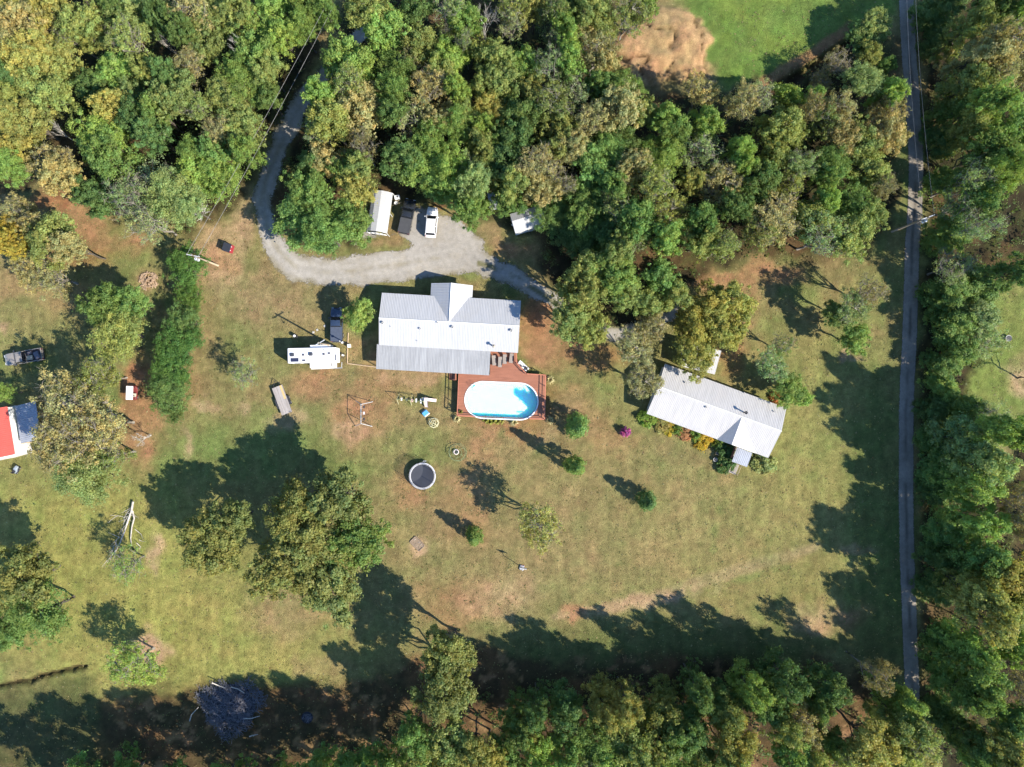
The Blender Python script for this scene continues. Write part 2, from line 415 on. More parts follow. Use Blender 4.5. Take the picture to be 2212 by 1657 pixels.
def surface_mat(name, rough, fine, amt, bump, ragged=False, coarse=1.3, bdist=.06, specks=None):
    m = bpy.data.materials.new(name); m.use_nodes = True
    nt = m.node_tree; b = nt.nodes['Principled BSDF']
    b.inputs['Roughness'].default_value = rough
    b.inputs['Specular IOR Level'].default_value = .15
    at = nt.nodes.new('ShaderNodeVertexColor'); at.layer_name = 'Col'
    tc = nt.nodes.new('ShaderNodeTexCoord')
    f = None
    for sc, am in ((fine, amt), (coarse, amt * .8)):
        nz = nt.nodes.new('ShaderNodeTexNoise'); nz.inputs['Scale'].default_value = sc; nz.inputs['Detail'].default_value = 6; nz.inputs['Roughness'].default_value = .7
        nt.links.new(tc.outputs['Object'], nz.inputs[0])
        mr = nt.nodes.new('ShaderNodeMapRange'); mr.inputs[1].default_value = .3; mr.inputs[2].default_value = .7; mr.inputs[3].default_value = 1 - am; mr.inputs[4].default_value = 1 + am
        nt.links.new(nz.outputs[0], mr.inputs[0])
        if f is None: f = mr.outputs[0]; fn = nz.outputs[0]
        else:
            mu = nt.nodes.new('ShaderNodeMath'); mu.operation = 'MULTIPLY'
            nt.links.new(f, mu.inputs[0]); nt.links.new(mr.outputs[0], mu.inputs[1]); f = mu.outputs[0]
    sc = nt.nodes.new('ShaderNodeVectorMath'); sc.operation = 'SCALE'
    nt.links.new(at.outputs[0], sc.inputs[0]); nt.links.new(f, sc.inputs['Scale'])
    colout = sc.outputs[0]
    for (sscale, lo_, hi_, kk, sc_col) in (specks or ()):
        nz = nt.nodes.new('ShaderNodeTexNoise'); nz.inputs['Scale'].default_value = sscale; nz.inputs['Detail'].default_value = 4; nz.inputs['Roughness'].default_value = .75
        nt.links.new(tc.outputs['Object'], nz.inputs[0])
        mr = nt.nodes.new('ShaderNodeMapRange'); mr.inputs[1].default_value = lo_; mr.inputs[2].default_value = hi_; mr.inputs[3].default_value = 0; mr.inputs[4].default_value = kk
        nt.links.new(nz.outputs[0], mr.inputs[0])
        mx = nt.nodes.new('ShaderNodeMix'); mx.data_type = 'RGBA'
        nt.links.new(mr.outputs[0], mx.inputs[0]); nt.links.new(colout, mx.inputs[6])
        s2 = nt.nodes.new('ShaderNodeVectorMath'); s2.operation = 'MULTIPLY'; s2.inputs[1].default_value = sc_col
        nt.links.new(sc.outputs[0], s2.inputs[0]); nt.links.new(s2.outputs[0], mx.inputs[7]); colout = mx.outputs[2]
    nt.links.new(colout, b.inputs['Base Color'])
    bp = nt.nodes.new('ShaderNodeBump'); bp.inputs['Strength'].default_value = bump; bp.inputs['Distance'].default_value = bdist
    nt.links.new(fn, bp.inputs['Height']); nt.links.new(bp.outputs[0], b.inputs['Normal'])
    if ragged:
        nz = nt.nodes.new('ShaderNodeTexNoise'); nz.inputs['Scale'].default_value = 2.6; nz.inputs['Detail'].default_value = 7; nz.inputs['Roughness'].default_value = .75
        nt.links.new(tc.outputs['Object'], nz.inputs[0])
        ad = nt.nodes.new('ShaderNodeMath'); ad.operation = 'ADD'
        nt.links.new(nz.outputs[0], ad.inputs[0]); nt.links.new(at.outputs[1], ad.inputs[1])
        mr = nt.nodes.new('ShaderNodeMapRange'); mr.inputs[1].default_value = .95; mr.inputs[2].default_value = 1.1
        nt.links.new(ad.outputs[0], mr.inputs[0])
        nt.links.new(mr.outputs[0], b.inputs['Alpha'])
    return m
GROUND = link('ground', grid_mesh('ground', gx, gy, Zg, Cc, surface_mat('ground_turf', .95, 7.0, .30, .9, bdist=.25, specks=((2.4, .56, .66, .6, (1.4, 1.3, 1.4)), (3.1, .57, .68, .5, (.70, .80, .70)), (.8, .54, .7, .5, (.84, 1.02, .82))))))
tag(GROUND, kind='structure')

# gravel drive
dx_ = np.arange(W(500, 0).x, W(1480, 0).x, .3); dy_ = np.arange(W(0, 780).y, W(0, 20).y, .3)
GX, GY = np.meshgrid(dx_, dy_, indexing='ij')
gwx = GX + (fbm(GX, GY, 3, 91) - .5) * 1.6; gwy = GY + (fbm(GX, GY, 3, 95) - .5) * 1.6
dd = seg_dist(gwx, gwy, [(790, 60, 15), (735, 120, 17), (690, 172, 18), (640, 238, 21), (608, 310, 21), (575, 385, 21), (565, 435, 22), (577, 490, 22), (603, 545, 25), (645, 582, 28), (720, 590, 31), (800, 580, 33), (900, 566, 38), (985, 548, 42), (1060, 576, 24), (1120, 602, 20), (1190, 648, 17), (1260, 700, 16), (1320, 722, 18), (1400, 706, 15), (1460, 670, 12)])
dd = np.minimum(dd, poly_dist(gwx, gwy, [(862, 520), (868, 452), (905, 440), (985, 470), (1010, 490), (1055, 525), (1040, 560), (905, 560)]) + .25)
dd = np.minimum(dd, poly_dist(gwx, gwy, [(765, 490), (790, 500), (860, 505), (850, 514), (790, 520), (768, 540), (755, 530)]) + .2)
mask = .5 - np.clip(dd / 2.6, -.5, .5)
gc = A(190, 184, 174) * np.ones(GX.shape + (1,))
gc = gc * (.80 + .40 * fbm(GX, GY, 5, 97))[..., None]
cl = np.abs(seg_dist(GX, GY, [(790, 60, 0), (735, 120, 0), (690, 172, 0), (640, 238, 0), (608, 310, 0), (575, 385, 0), (565, 435, 0), (577, 490, 0), (603, 545, 0), (645, 582, 0), (720, 590, 0), (800, 580, 0), (900, 566, 0), (985, 548, 0)]))
rut = np.exp(-((cl - .85) / .28) ** 2); midw = np.exp(-(cl / .35) ** 2) * sstep(.35, .7, fbm(GX, GY, 2, 161)); edgew = sstep(.0, 1.0, dd + 1.1) * sstep(.35, .65, fbm(GX, GY, 1.2, 163))
gc = gc * (1 + .10 * rut)[..., None]
gc = gc * (1 - .45 * midw[..., None]) + A(160, 148, 108) * .45 * midw[..., None]
gc = gc * (1 - .6 * edgew[..., None]) + A(150, 138, 98) * .6 * edgew[..., None]
tr = np.minimum(np.abs(seg_dist(GX, GY, [(1010, 562, 0), (1060, 576, 0), (1120, 602, 0), (1190, 648, 0), (1260, 700, 0), (1400, 706, 0)])), 9)
strip = (1 - sstep(.25, .6, tr)) * sstep(.35, .6, fbm(GX, GY, 1.5, 99)) * (GX > W(1030, 0).x)
gc = gc * (1 - strip[..., None] * .8) + A(120, 118, 70) * strip[..., None] * .8
isl = np.exp(-(((GX - W(835, 0).x) / 4.2) ** 2 + ((GY - W(0, 527).y) / 1.0) ** 2) ** 2) * (n := sstep(.3, .6, fbm(GX, GY, 1.5, 101)) * .5 + .5)
mask = mask - isl * .9
drive = link('gravel_drive', grid_mesh('gravel_drive', dx_, dy_, np.full(GX.shape, .004), gc, surface_mat('gravel', .9, 9, .22, .6, ragged=True, coarse=1.2, specks=((3.2, .58, .68, .6, (.78, .76, .72)), (.35, .5, .65, .5, (.93, .88, .78)))), keep=mask > .01, extra=mask))
tag(drive, kind='structure')

# paved lane on the right: worn asphalt with paler wheel tracks
lane = [(1957, -30), (1958, 0), (1963, 120), (1972, 230), (1979, 330), (1978, 430), (1970, 552), (1966, 700), (1959, 840), (1957, 1050), (1958, 1150), (1962, 1270), (1966, 1400), (1972, 1520), (1978, 1690)]
us = np.linspace(0, 1, 520); vs_ = np.linspace(-1, 1, 31)
ly = np.interp(us, np.linspace(0, 1, len(lane)), [p[1] for p in lane]); lx = np.interp(ly, [p[1] for p in lane], [p[0] for p in lane])
ker = np.ones(25) / 25
lx = np.convolve(np.pad(lx, 12, mode='edge'), ker, 'valid')
hw = 18.5
co = []
PXl = lx[:, None] + vs_[None, :] * hw; PYl = ly[:, None] + 0 * vs_[None, :]
LX = (PXl - CX) / S; LY = (CY - PYl) / S
lz = .03 * (1 - vs_[None, :] ** 2) + .006 + 0 * LX
lc = A(172, 162, 148) * np.ones(LX.shape + (1,))
cen = np.exp(-(vs_[None, :] / .16) ** 2) * (.35 + .65 * fbm(LX, LY, 6, 111))
wob = (fbm(LX * .3, LY, 7, 117) - .5) * .5
cen = np.exp(-((vs_[None, :] + wob) / .2) ** 2) * sstep(.3, .65, fbm(LX, LY, 5, 111))
lc = lc * (1 - .5 * cen[..., None]) * (.7 + .6 * fbm(LX, LY, 1.8, 113))[..., None]
lm = .25 + .75 * np.clip((1 - np.abs(vs_[None, :] + wob * .35)) / .4, 0, 1) + 0 * LX
idx = np.arange(LX.size).reshape(LX.shape)
q = np.stack([idx[:-1, :-1], idx[:-1, 1:], idx[1:, 1:], idx[1:, :-1]], -1).reshape(-1, 4)[:, ::-1]
me = npmesh('lane', np.stack([LX, LY, lz], -1).reshape(-1, 3), q, surface_mat('worn_asphalt', .85, 14, .2, .4, ragged=True, coarse=1.5), True)
a = me.color_attributes.new('Col', 'FLOAT_COLOR', 'POINT')
a.data.foreach_set('color', np.concatenate([lc.reshape(-1, 3), lm.reshape(-1, 1)], 1).astype(np.float32).ravel())
tag(link('paved_lane', me), kind='structure')

# tufts of grass, dry blades and fallen leaves over the lawns: uncountable
# ------------------------------------------------------------------ trees
def leaf_mat(name, trans=.5, hue_var=.5):
    m = bpy.data.materials.new(name); m.use_nodes = True
    nt = m.node_tree; nt.nodes.clear()
    out = nt.nodes.new('ShaderNodeOutputMaterial')
    oi = nt.nodes.new('ShaderNodeObjectInfo')
    at = nt.nodes.new('ShaderNodeVertexColor'); at.layer_name = 'Col'
    mu = nt.nodes.new('ShaderNodeVectorMath'); mu.operation = 'MULTIPLY'
    nt.links.new(oi.outputs['Color'], mu.inputs[0]); nt.links.new(at.outputs[0], mu.inputs[1])
    d = nt.nodes.new('ShaderNodeBsdfPrincipled')
    d.inputs['Roughness'].default_value = .55; d.inputs['Specular IOR Level'].default_value = .25
    t = nt.nodes.new('ShaderNodeBsdfTranslucent')
    tm = nt.nodes.new('ShaderNodeVectorMath'); tm.operation = 'MULTIPLY'; tm.inputs[1].default_value = (1.1, 1.1, .7)
    nt.links.new(mu.outputs[0], d.inputs['Base Color'])
    nt.links.new(mu.outputs[0], tm.inputs[0]); nt.links.new(tm.outputs[0], t.inputs[0])
    mx = nt.nodes.new('ShaderNodeMixShader'); mx.inputs[0].default_value = trans
    nt.links.new(d.outputs[0], mx.inputs[1]); nt.links.new(t.outputs[0], mx.inputs[2])
    nt.links.new(mx.outputs[0], out.inputs[0])
    return m
LEAF = leaf_mat('foliage')
BARK = mat('bark', (.09, .075, .06), .9, var=.3, scale=6, bump=.5, bscale=12, stretch=(1, 1, .3))
BARKL = mat('grey_bark', (.20, .18, .15), .9, var=.25, scale=6, stretch=(1, 1, .3))
DEADW = mat('dead_wood', (.46, .43, .39), .85, var=.25, scale=5)

def leaves(cen, rad, cnt, size, rng, flat=.75, up=.38, jit=.5):
    """leaf quads spread through clumps; returns coords, quads, colour factors"""
    cen = np.asarray(cen, float); rad = np.asarray(rad, float); cnt = np.asarray(cnt, int)
    ci = np.repeat(np.arange(len(cen)), cnt)
    n = len(ci)
    d = rng.normal(size=(n, 3)); d /= np.linalg.norm(d, axis=1)[:, None]
    rr = rng.random(n) ** .45
    rr = np.where(rng.random(n) < .16, rr * (1.3 + .9 * rng.random(n)), rr)
    off = d * (rr * rad[ci])[:, None]; off[:, 2] *= flat
    p = cen[ci] + off
    nr = d * np.array([1, 1, 1.0]) + np.array([0, 0, up]) + rng.normal(size=(n, 3)) * jit
    nr /= np.linalg.norm(nr, axis=1)[:, None]
    a = np.cross(nr, rng.normal(size=(n, 3))); a /= np.linalg.norm(a, axis=1)[:, None] + 1e-9
    b = np.cross(nr, a)
    sz = size * (.45 + 1.1 * rng.random(n) ** 1.5)
    a *= sz[:, None] * .5; b *= sz[:, None] * .5 * (.55 + .3 * rng.random(n))[:, None]
    co = np.stack([p - a, p - b * .9 - a * .1, p + a, p + b], 1).reshape(-1, 3)
    q = np.arange(n * 4).reshape(n, 4)
    cl = rng.random(len(cen))
    f = (.78 + .44 * cl[ci]) * (.82 + .36 * rng.random(n))
    warm = (rng.random(n) - .5) * .22 + (rng.random(len(cen)) - .5)[ci] * .22
    col = np.stack([f * (1 + warm), f, f * (1 - .6 * warm)], 1)
    return co, q, np.repeat(col, 4, 0)
def leaf_mesh(name, parts):
    off = 0; cs, qs, ks = [], [], []
    for co, q, k in parts:
        cs.append(co); qs.append(q + off); ks.append(k); off += len(co)
    co = np.concatenate(cs); k = np.concatenate(ks)
    me = npmesh(name, co, np.concatenate(qs), LEAF)
    a = me.color_attributes.new('Col', 'FLOAT_COLOR', 'POINT')
    a.data.foreach_set('color', np.concatenate([k, np.ones((len(k), 1))], 1).astype(np.float32).ravel())
    return me
def wander(p, q, rnd, n=4, amt=.12):
    p, q = Vector(p), Vector(q); L = (q - p).length
    return [p.lerp(q, i / n) + (Vector((rnd.uniform(-1, 1), rnd.uniform(-1, 1), rnd.uniform(-.6, .6))) * L * amt * (0 if i in (0, n) else 1)) for i in range(n + 1)]

def broad_tree(seed, R=4.0, Ht=12.0, base=.22, nlobe=10, nclump=165, per=200, lsize=.24, sparse=0.0, twigs=0, flat=.75, column=False):
    rng = np.random.default_rng(seed); rnd = random.Random(seed)
    zb = Ht * base; hc = Ht - zb; zc = zb + hc * .45
    lobes = []
    for i in range(nlobe):
        a = 2 * math.pi * (i + rnd.random() * .7) / nlobe * 1.0; e = rnd.uniform(-.1, .85)
        r = R * rnd.uniform(.42, .76)
        lobes.append((math.cos(a) * r * math.cos(e), math.sin(a) * r * math.cos(e), zc + math.sin(e) * hc * .42, R * rnd.uniform(.26, .50)))
    lobes.append((rnd.uniform(-.2, .2) * R, rnd.uniform(-.2, .2) * R, zc + hc * .30, R * .5))
    if column:
        lobes = []
        for i in range(nlobe):
            f = (i + .5) / nlobe; a = i * 2.4 + rnd.uniform(-.5, .5); r = R * rnd.uniform(.35, .62) * (1 - .45 * f * f)
            lobes.append((math.cos(a) * r, math.sin(a) * r, Ht * (.08 + .80 * f), R * rnd.uniform(.34, .5) * (1 - .25 * f)))
    cen, rad = [], []
    for _ in range(nclump):
        l = lobes[rnd.randrange(len(lobes))]
        d = rng.normal(size=3); d /= np.linalg.norm(d)
        if d[2] < -.45: d[2] *= -1
        k = rnd.uniform(.6, 1.18)
        c = np.array(l[:3]) + d * l[3] * k * np.array([1, 1, .8])
        c[2] = min(max(c[2], .4 if column else zb * .9), Ht - .3)
        cen.append(c); rad.append(R * rnd.choice((rnd.uniform(.06, .11), rnd.uniform(.09, .19))) * (1 - .25 * sparse))
    cnt = [int(per * (r / (R * .15)) ** 2 * rnd.uniform(.6, 1.3) * (1 - sparse * rnd.random())) for r in rad]
    parts = [leaves(cen, rad, cnt, lsize, rng, flat)]
    # inner, shaded foliage
    inn = [(l[0] * .8, l[1] * .8, l[2] - .3) for l in lobes]
    parts.append(leaves(inn, [l[3] * .75 for l in lobes], [int(per * .9 * (1 - sparse * .9))] * len(lobes), lsize * 1.2, rng))
    w = MB()
    top = Vector((rnd.uniform(-.3, .3), rnd.uniform(-.3, .3), zc + hc * .2))
    w.tube(wander((0, 0, -.2), top, rnd, 5, .03), [.24, .19, .16, .13, .10, .06], 7)
    for l in lobes:
        z0 = rnd.uniform(zb * .75, zc)
        st = Vector((0, 0, 0)).lerp(top, z0 / top.z)
        en = Vector(l[:3])
        w.tube(wander(st, en, rnd, 4, .08), [.12, .10, .075, .05, .035], 5)
        for c in [c for c in cen if np.linalg.norm(c - np.array(l[:3])) < l[3] * 1.15][:4 + twigs]:
            w.tube(wander(en, c, rnd, 2, .1), [.04, .03, .012], 4)
            if twigs:
                for t in range(3):
                    e2 = Vector(c) + Vector((rnd.uniform(-1, 1), rnd.uniform(-1, 1), rnd.uniform(.0, .9))) * R * .2
                    w.tube(wander(Vector(c), e2, rnd, 2, .15), [.028, .018, .008], 3)
    return leaf_mesh('crown', parts), w
def cone_tree(seed, R=2.0, Ht=9.0, per=110, lsize=.24):
    rng = np.random.default_rng(seed); rnd = random.Random(seed)
    cen, rad = [], []
    for i in range(75):
        t = i / 74.0
        z = Ht * (.08 + .88 * t); rr = R * (1 - t) ** .7 * .82 + .12
        a = i * 2.4 + rnd.uniform(-.4, .4)
        cen.append((math.cos(a) * rr * rnd.uniform(.7, 1.05), math.sin(a) * rr * rnd.uniform(.7, 1.05), z + rnd.uniform(-.2, .2))); rad.append(R * rnd.uniform(.2, .32) * (1.1 - .5 * t))
    w = MB(); w.tube([(0, 0, -.2), (0, 0, Ht * .5), (0, 0, Ht * .95)], [.17, .11, .03], 6)
    for i in range(0, 75, 3):
        w.tube([(0, 0, max(.3, cen[i][2] - .4)), cen[i]], [.04, .012], 4)
    return leaf_mesh('crown', [leaves(cen, rad, [int(per * rnd.uniform(.7, 1.3)) for _ in cen], lsize, rng)]), w
def shrub(seed, R=1.0, Ht=1.4, per=90, lsize=.15, n=34):
    rng = np.random.default_rng(seed); rnd = random.Random(seed)
    cen, rad = [], []
    for i in range(n):
        a = rnd.random() * 6.283; e = math.asin(rnd.uniform(.05, 1)); k = rnd.uniform(.55, .9)
        cen.append((math.cos(a) * math.cos(e) * R * k, math.sin(a) * math.cos(e) * R * k, .12 + math.sin(e) * Ht * k)); rad.append(R * rnd.uniform(.16, .3))
    w = MB()
    for i in range(0, n, 3): w.tube([(0, 0, -.1), Vector(cen[i]) * .55, cen[i]], [.035, .02, .008], 4)
    return leaf_mesh('crown', [leaves(cen, rad, [int(per * rnd.uniform(.7, 1.3)) for _ in cen], lsize, rng)]), w
def bare_tree(seed, Ht=9.0, spread=.9, depth=4, r0=.17, straight=False):
    rnd = random.Random(seed); w = MB()
    def br(p, d, L, r, k):
        q = p + d * L
        w.tube(wander(p, q, rnd, 3, .07), [r, r * .85, r * .7, r * .5], 5 if r > .05 else 4)
        if k == 0: return
        for i in range(rnd.choice((3, 3, 4)) if k > 1 else 3):
            nd = (d + Vector((rnd.uniform(-1, 1), rnd.uniform(-1, 1), rnd.uniform(-.15, .55))) * spread).normalized()
            br(p.lerp(q, rnd.uniform(.55, 1.0)), nd, L * rnd.uniform(.5, .72), max(r * .52, .014), k - 1)
    br(Vector((0, 0, -.1)), Vector((rnd.uniform(-.1, .1), rnd.uniform(-.1, .1), 1)).normalized(), Ht * .42, r0, depth)
    return w

PROTO = {}
def proto(key, crown, w, R, Ht, bark=BARK):
    PROTO.setdefault(key, []).append((crown, w.mesh('trunk', bark, True), R, Ht))
for s in range(6): proto('oak', *broad_tree(100 + s, nlobe=8 + s % 3, flat=.7), 4.0, 12.0)
for s in range(3): proto('tall', *broad_tree(140 + s, base=.12, nlobe=13, nclump=190, per=185), 4.0, 12.0)
for s in range(3): proto('edge', *broad_tree(150 + s, nlobe=16, nclump=210, per=180, column=True), 4.0, 12.0)
for s in range(3): proto('soft', *broad_tree(160 + s, nlobe=13, nclump=240, per=150, lsize=.18), 4.0, 12.0)
for s in range(4): proto('thin', *broad_tree(180 + s, nlobe=11, nclump=170, per=170, lsize=.20, sparse=.6, twigs=4), 4.0, 12.0, BARKL)
for s in range(2): proto('wispy', *broad_tree(200 + s, nlobe=11, nclump=130, per=110, lsize=.18, sparse=.6, twigs=5), 4.0, 12.0, BARKL)
for s in range(2): proto('cone', *cone_tree(220 + s), 2.0, 9.0)
for s in range(3): proto('bush', *shrub(240 + s), 1.0, 1.4)
for s in range(4): proto('dead', None, bare_tree(260 + s), 3.2, 9.0, DEADW)

def LC(r, g, b, k=1.45): return tuple(c * k for c in rgb(r, g, b))
CODE = {  # code: families, colour word, leaf colour
    'o': (('oak', 'tall', 'oak', 'thin'), 'olive', LC(122, 132, 72)),
    'g': (('oak', 'tall', 'soft'), 'green', LC(94, 124, 60)),
    'b': (('oak', 'soft', 'tall'), 'bright green', LC(118, 146, 66)),
    'd': (('tall', 'oak'), 'dark green', LC(74, 104, 58)),
    'y': (('oak', 'tall'), 'yellow-olive', LC(142, 137, 72)),
    'Y': (('soft', 'oak'), 'bright yellow', LC(170, 156, 56, 1.15)),
    'G': (('oak',), 'golden-green', LC(142, 138, 62)),
    't': (('thin', 'thin', 'oak'), 'tan', LC(150, 140, 102)),
    'w': (('soft', 'wispy', 'thin'), 'pale grey-green', LC(120, 142, 96)),
    'v': (('wispy',), 'sparse grey-green', LC(136, 147, 108)),
    'B': (('thin', 'wispy'), 'brown', LC(118, 106, 80)),
    'H': (('soft',), 'green', LC(78, 112, 48)),
    'P': (('oak',), 'bright green', LC(124, 144, 68)),
    'D': (('dead',), 'bare grey', None),
}
TILES = {
 (0, 0): '80,60,130,y;130,190,165,t;330,60,140,y;560,150,150,o;230,330,140,y;400,400,150,y;150,380,120,y;300,570,165,o;690,40,110,B;900,90,160,w;860,290,150,o;640,250,120,o;620,560,120,d;760,470,120,b;730,690,110,y;880,620,110,w;1060,120,100,d;1250,100,150,t;1400,140,150,o;1560,120,130,o;1340,290,140,o;1180,210,110,d;1780,100,150,b;1850,250,115,b;1990,60,120,g;1960,190,100,g;2130,90,90,g;1560,300,60,D;1070,285,55,D;1670,340,130,g;1730,450,120,o;1560,470,110,g;1240,450,130,t;1080,490,100,d;1150,640,140,o;1020,730,110,g;1280,710,120,o;1490,640,150,o;1590,560,110,g;1440,860,140,t;1580,840,130,o;1600,980,100,g;680,880,165,b;720,1010,150,g;1000,880,110,d;900,760,120,d;60,480,90,d;70,650,100,o;190,800,150,y;80,770,110,y;100,970,140,y;335,835,60,D;360,1080,170,t;420,1165,115,t;100,1100,95,b;590,1240,115,d;660,1340,90,d;980,1230,200,v;850,1300,150,w;1150,1290,150,w;1330,1080,175,b;1430,1150,135,b;1400,980,110,g;1280,1000,100,g;1220,1340,130,w;980,1450,150,v;140,1380,110,t;270,1470,105,t;360,1570,150,o;60,1490,105,Y;120,1590,80,Y;470,1610,120,t;760,60,90,d;470,250,110,o;960,460,90,o;2170,400,80,g;2085,610,100,b;2150,800,150,o;2070,840,115,w;2120,1040,125,t;2000,1220,130,g;2000,1400,185,g;2110,1520,160,g;1740,640,95,d;2040,1080,95,d',
 (1, 0): '180,80,135,o;290,200,125,b;720,110,140,w;805,150,95,b;800,280,70,w;500,70,110,d;920,110,70,D;935,225,50,D;1100,170,100,v;1110,60,100,o;1250,60,110,y;1380,90,95,o;1600,100,130,o;1690,160,105,o;1480,70,90,d;1850,100,130,o;1950,60,85,g;60,390,150,b;145,470,120,b;60,570,130,o;370,480,110,g;340,600,110,g;520,310,120,o;700,360,120,b;640,480,110,o;450,430,90,B;580,590,130,t;755,600,90,b;775,720,95,o;905,340,90,o;1000,400,120,o;1060,520,130,o;1185,420,105,b;940,560,95,o;965,720,110,y;1400,250,120,w;1340,440,120,w;1440,150,90,b;1490,300,100,b;1480,425,100,b;1650,330,120,t;1560,230,95,t;1705,430,95,t;1250,590,110,y;1380,690,140,o;1500,600,115,v;1670,580,110,g;1830,590,110,g;1620,800,130,t;1800,710,140,t;1930,740,115,o;1150,760,120,d;920,830,85,b;740,820,110,b;120,730,185,t;480,790,160,v;340,740,110,d;630,780,95,t;835,800,85,o;570,900,110,g;150,960,120,B;410,1030,135,d;560,1080,150,b;690,1070,130,b;645,1215,125,b;820,1080,105,w;860,1200,125,w;880,1330,120,g;810,1370,100,g;905,960,105,o;1030,930,90,g;1130,880,125,d;1060,1080,120,d;1270,1100,165,t;1310,1230,130,t;1100,1210,115,o;1075,1300,100,g;1420,910,150,o;1500,970,110,t;1640,1060,130,g;1710,1000,120,g;1880,1090,110,t;1830,920,115,d;2060,1050,130,b;2150,870,110,g;2100,790,100,b;1570,1250,125,g,9;1590,1390,120,g,9;1440,1190,95,B;1355,1385,115,g,6;1800,1330,150,o;1750,1220,105,g;1930,1290,60,D;2030,1230,130,o;1910,1440,140,g;1470,1480,130,d,5;1610,1530,150,d,7;1750,1500,125,d,9;2100,1380,115,o;2110,1540,130,b;1880,1570,130,o;1780,1640,110,o;100,1210,130,y;50,1450,150,g;30,1100,110,g;110,1100,100,o',
 (2, 0): '120,600,120,t;370,680,105,t;500,650,100,v;660,640,100,b;830,640,75,b;1240,180,110,o,7;1150,250,90,d,6;1210,350,80,o,7;1000,420,100,B,6;890,540,85,B,6;1150,540,120,w;1320,430,60,g,7;800,720,90,B;1000,720,110,t;1330,620,105,b;1310,750,140,t;1310,870,125,t;900,800,110,o;620,830,130,o;710,870,100,o;140,820,100,b;110,1000,140,w;360,990,95,b;395,1080,80,b;600,980,110,o;740,1080,120,w;1020,900,120,t;1150,930,115,o;950,1060,110,g;60,1180,90,y;260,1180,150,t;500,1180,110,d;680,1200,105,o;1190,1120,130,o;930,1170,95,g;920,1310,85,b;1280,1220,90,B;600,1420,165,t;500,1490,115,o;830,1450,130,o;760,1400,75,b;1080,1330,120,g;1200,1400,110,o;900,1540,150,w;1080,1540,135,o;130,1560,120,o;260,1600,110,o;120,1440,100,g;330,1330,110,d;1580,90,120,d;1710,50,120,d;1840,190,120,o;1990,80,115,d;2160,90,80,b;1660,260,110,d;1900,380,150,t;2050,290,150,t;1830,570,135,o;2010,480,145,t;2180,500,95,t;1760,720,110,g;1980,690,115,g;1830,840,125,o;2130,850,140,g;1690,900,105,d;1980,980,145,g;2130,1060,120,w;1730,1180,120,g;1890,1150,120,w;2060,1130,110,b;1800,1330,140,w;1930,1300,120,g;1750,1500,145,g;1900,1470,130,w',
 (2, 1): '1750,80,140,w;1900,200,150,g;1720,250,120,g;1900,390,155,w;1750,450,130,g;1950,560,140,w;1800,620,120,g;1690,720,105,g;1680,850,105,b;2150,110,120,d;1650,1000,110,d;1810,1000,140,g;1960,1060,140,w;1660,1160,130,g;1830,1190,150,w;2050,1150,140,g;2160,1140,100,b;1710,1360,145,g;1900,1330,150,w;1850,1490,150,b;1660,1520,110,d;2150,1560,120,B',
 (1, 2): '480,1450,110,g;560,1600,150,o;740,1500,160,o;860,1540,130,y;1150,1400,120,d;1240,1460,110,y;1060,1600,140,g;1300,1590,130,b;1450,1550,120,g;1460,1290,120,d;1690,1260,100,y;1850,1240,115,y;1640,1430,155,g;1850,1450,155,o;1750,1600,155,b;1960,1560,130,o;2080,1310,160,o;2180,1460,125,d;1270,1270,105,d;2100,1620,120,g;1600,1610,120,o;950,1620,120,y',
 (2, 2): '100,1140,115,d;440,1150,100,b;260,1300,145,o;60,1360,110,d;320,1470,140,y;300,1600,130,o;100,1600,110,o;490,1240,110,d;620,1330,120,o;740,1410,135,t;700,1550,135,g;820,1610,110,o;660,1080,120,d;940,1140,125,d;1250,1060,110,B;1190,1480,155,y;1050,1570,130,o;1400,1210,105,b;1420,1350,135,o;1500,1460,140,o;1560,1590,130,y;1380,1570,130,o;960,1480,100,g;860,1240,90,d;1730,100,145,g;1930,60,130,b;1700,300,145,d;1900,290,145,g;1660,500,125,d;1850,480,140,o;1960,650,165,y;2090,400,155,y;2110,560,135,o;2130,870,120,b;1830,870,130,b;1700,810,110,g;1870,1000,140,g;1760,1130,135,g;1690,1330,125,d;1910,1190,120,g;1830,1440,145,d;1920,1590,130,g;2060,1550,145,y;2150,1350,120,d;2170,60,100,B;2140,1110,110,B',
}
def tile_h(px, py):
    if px > 1985: return 17.5
    if py > 1400: return 15.0
    if px < 620 and py < 560: return 12.0
    return 12.5
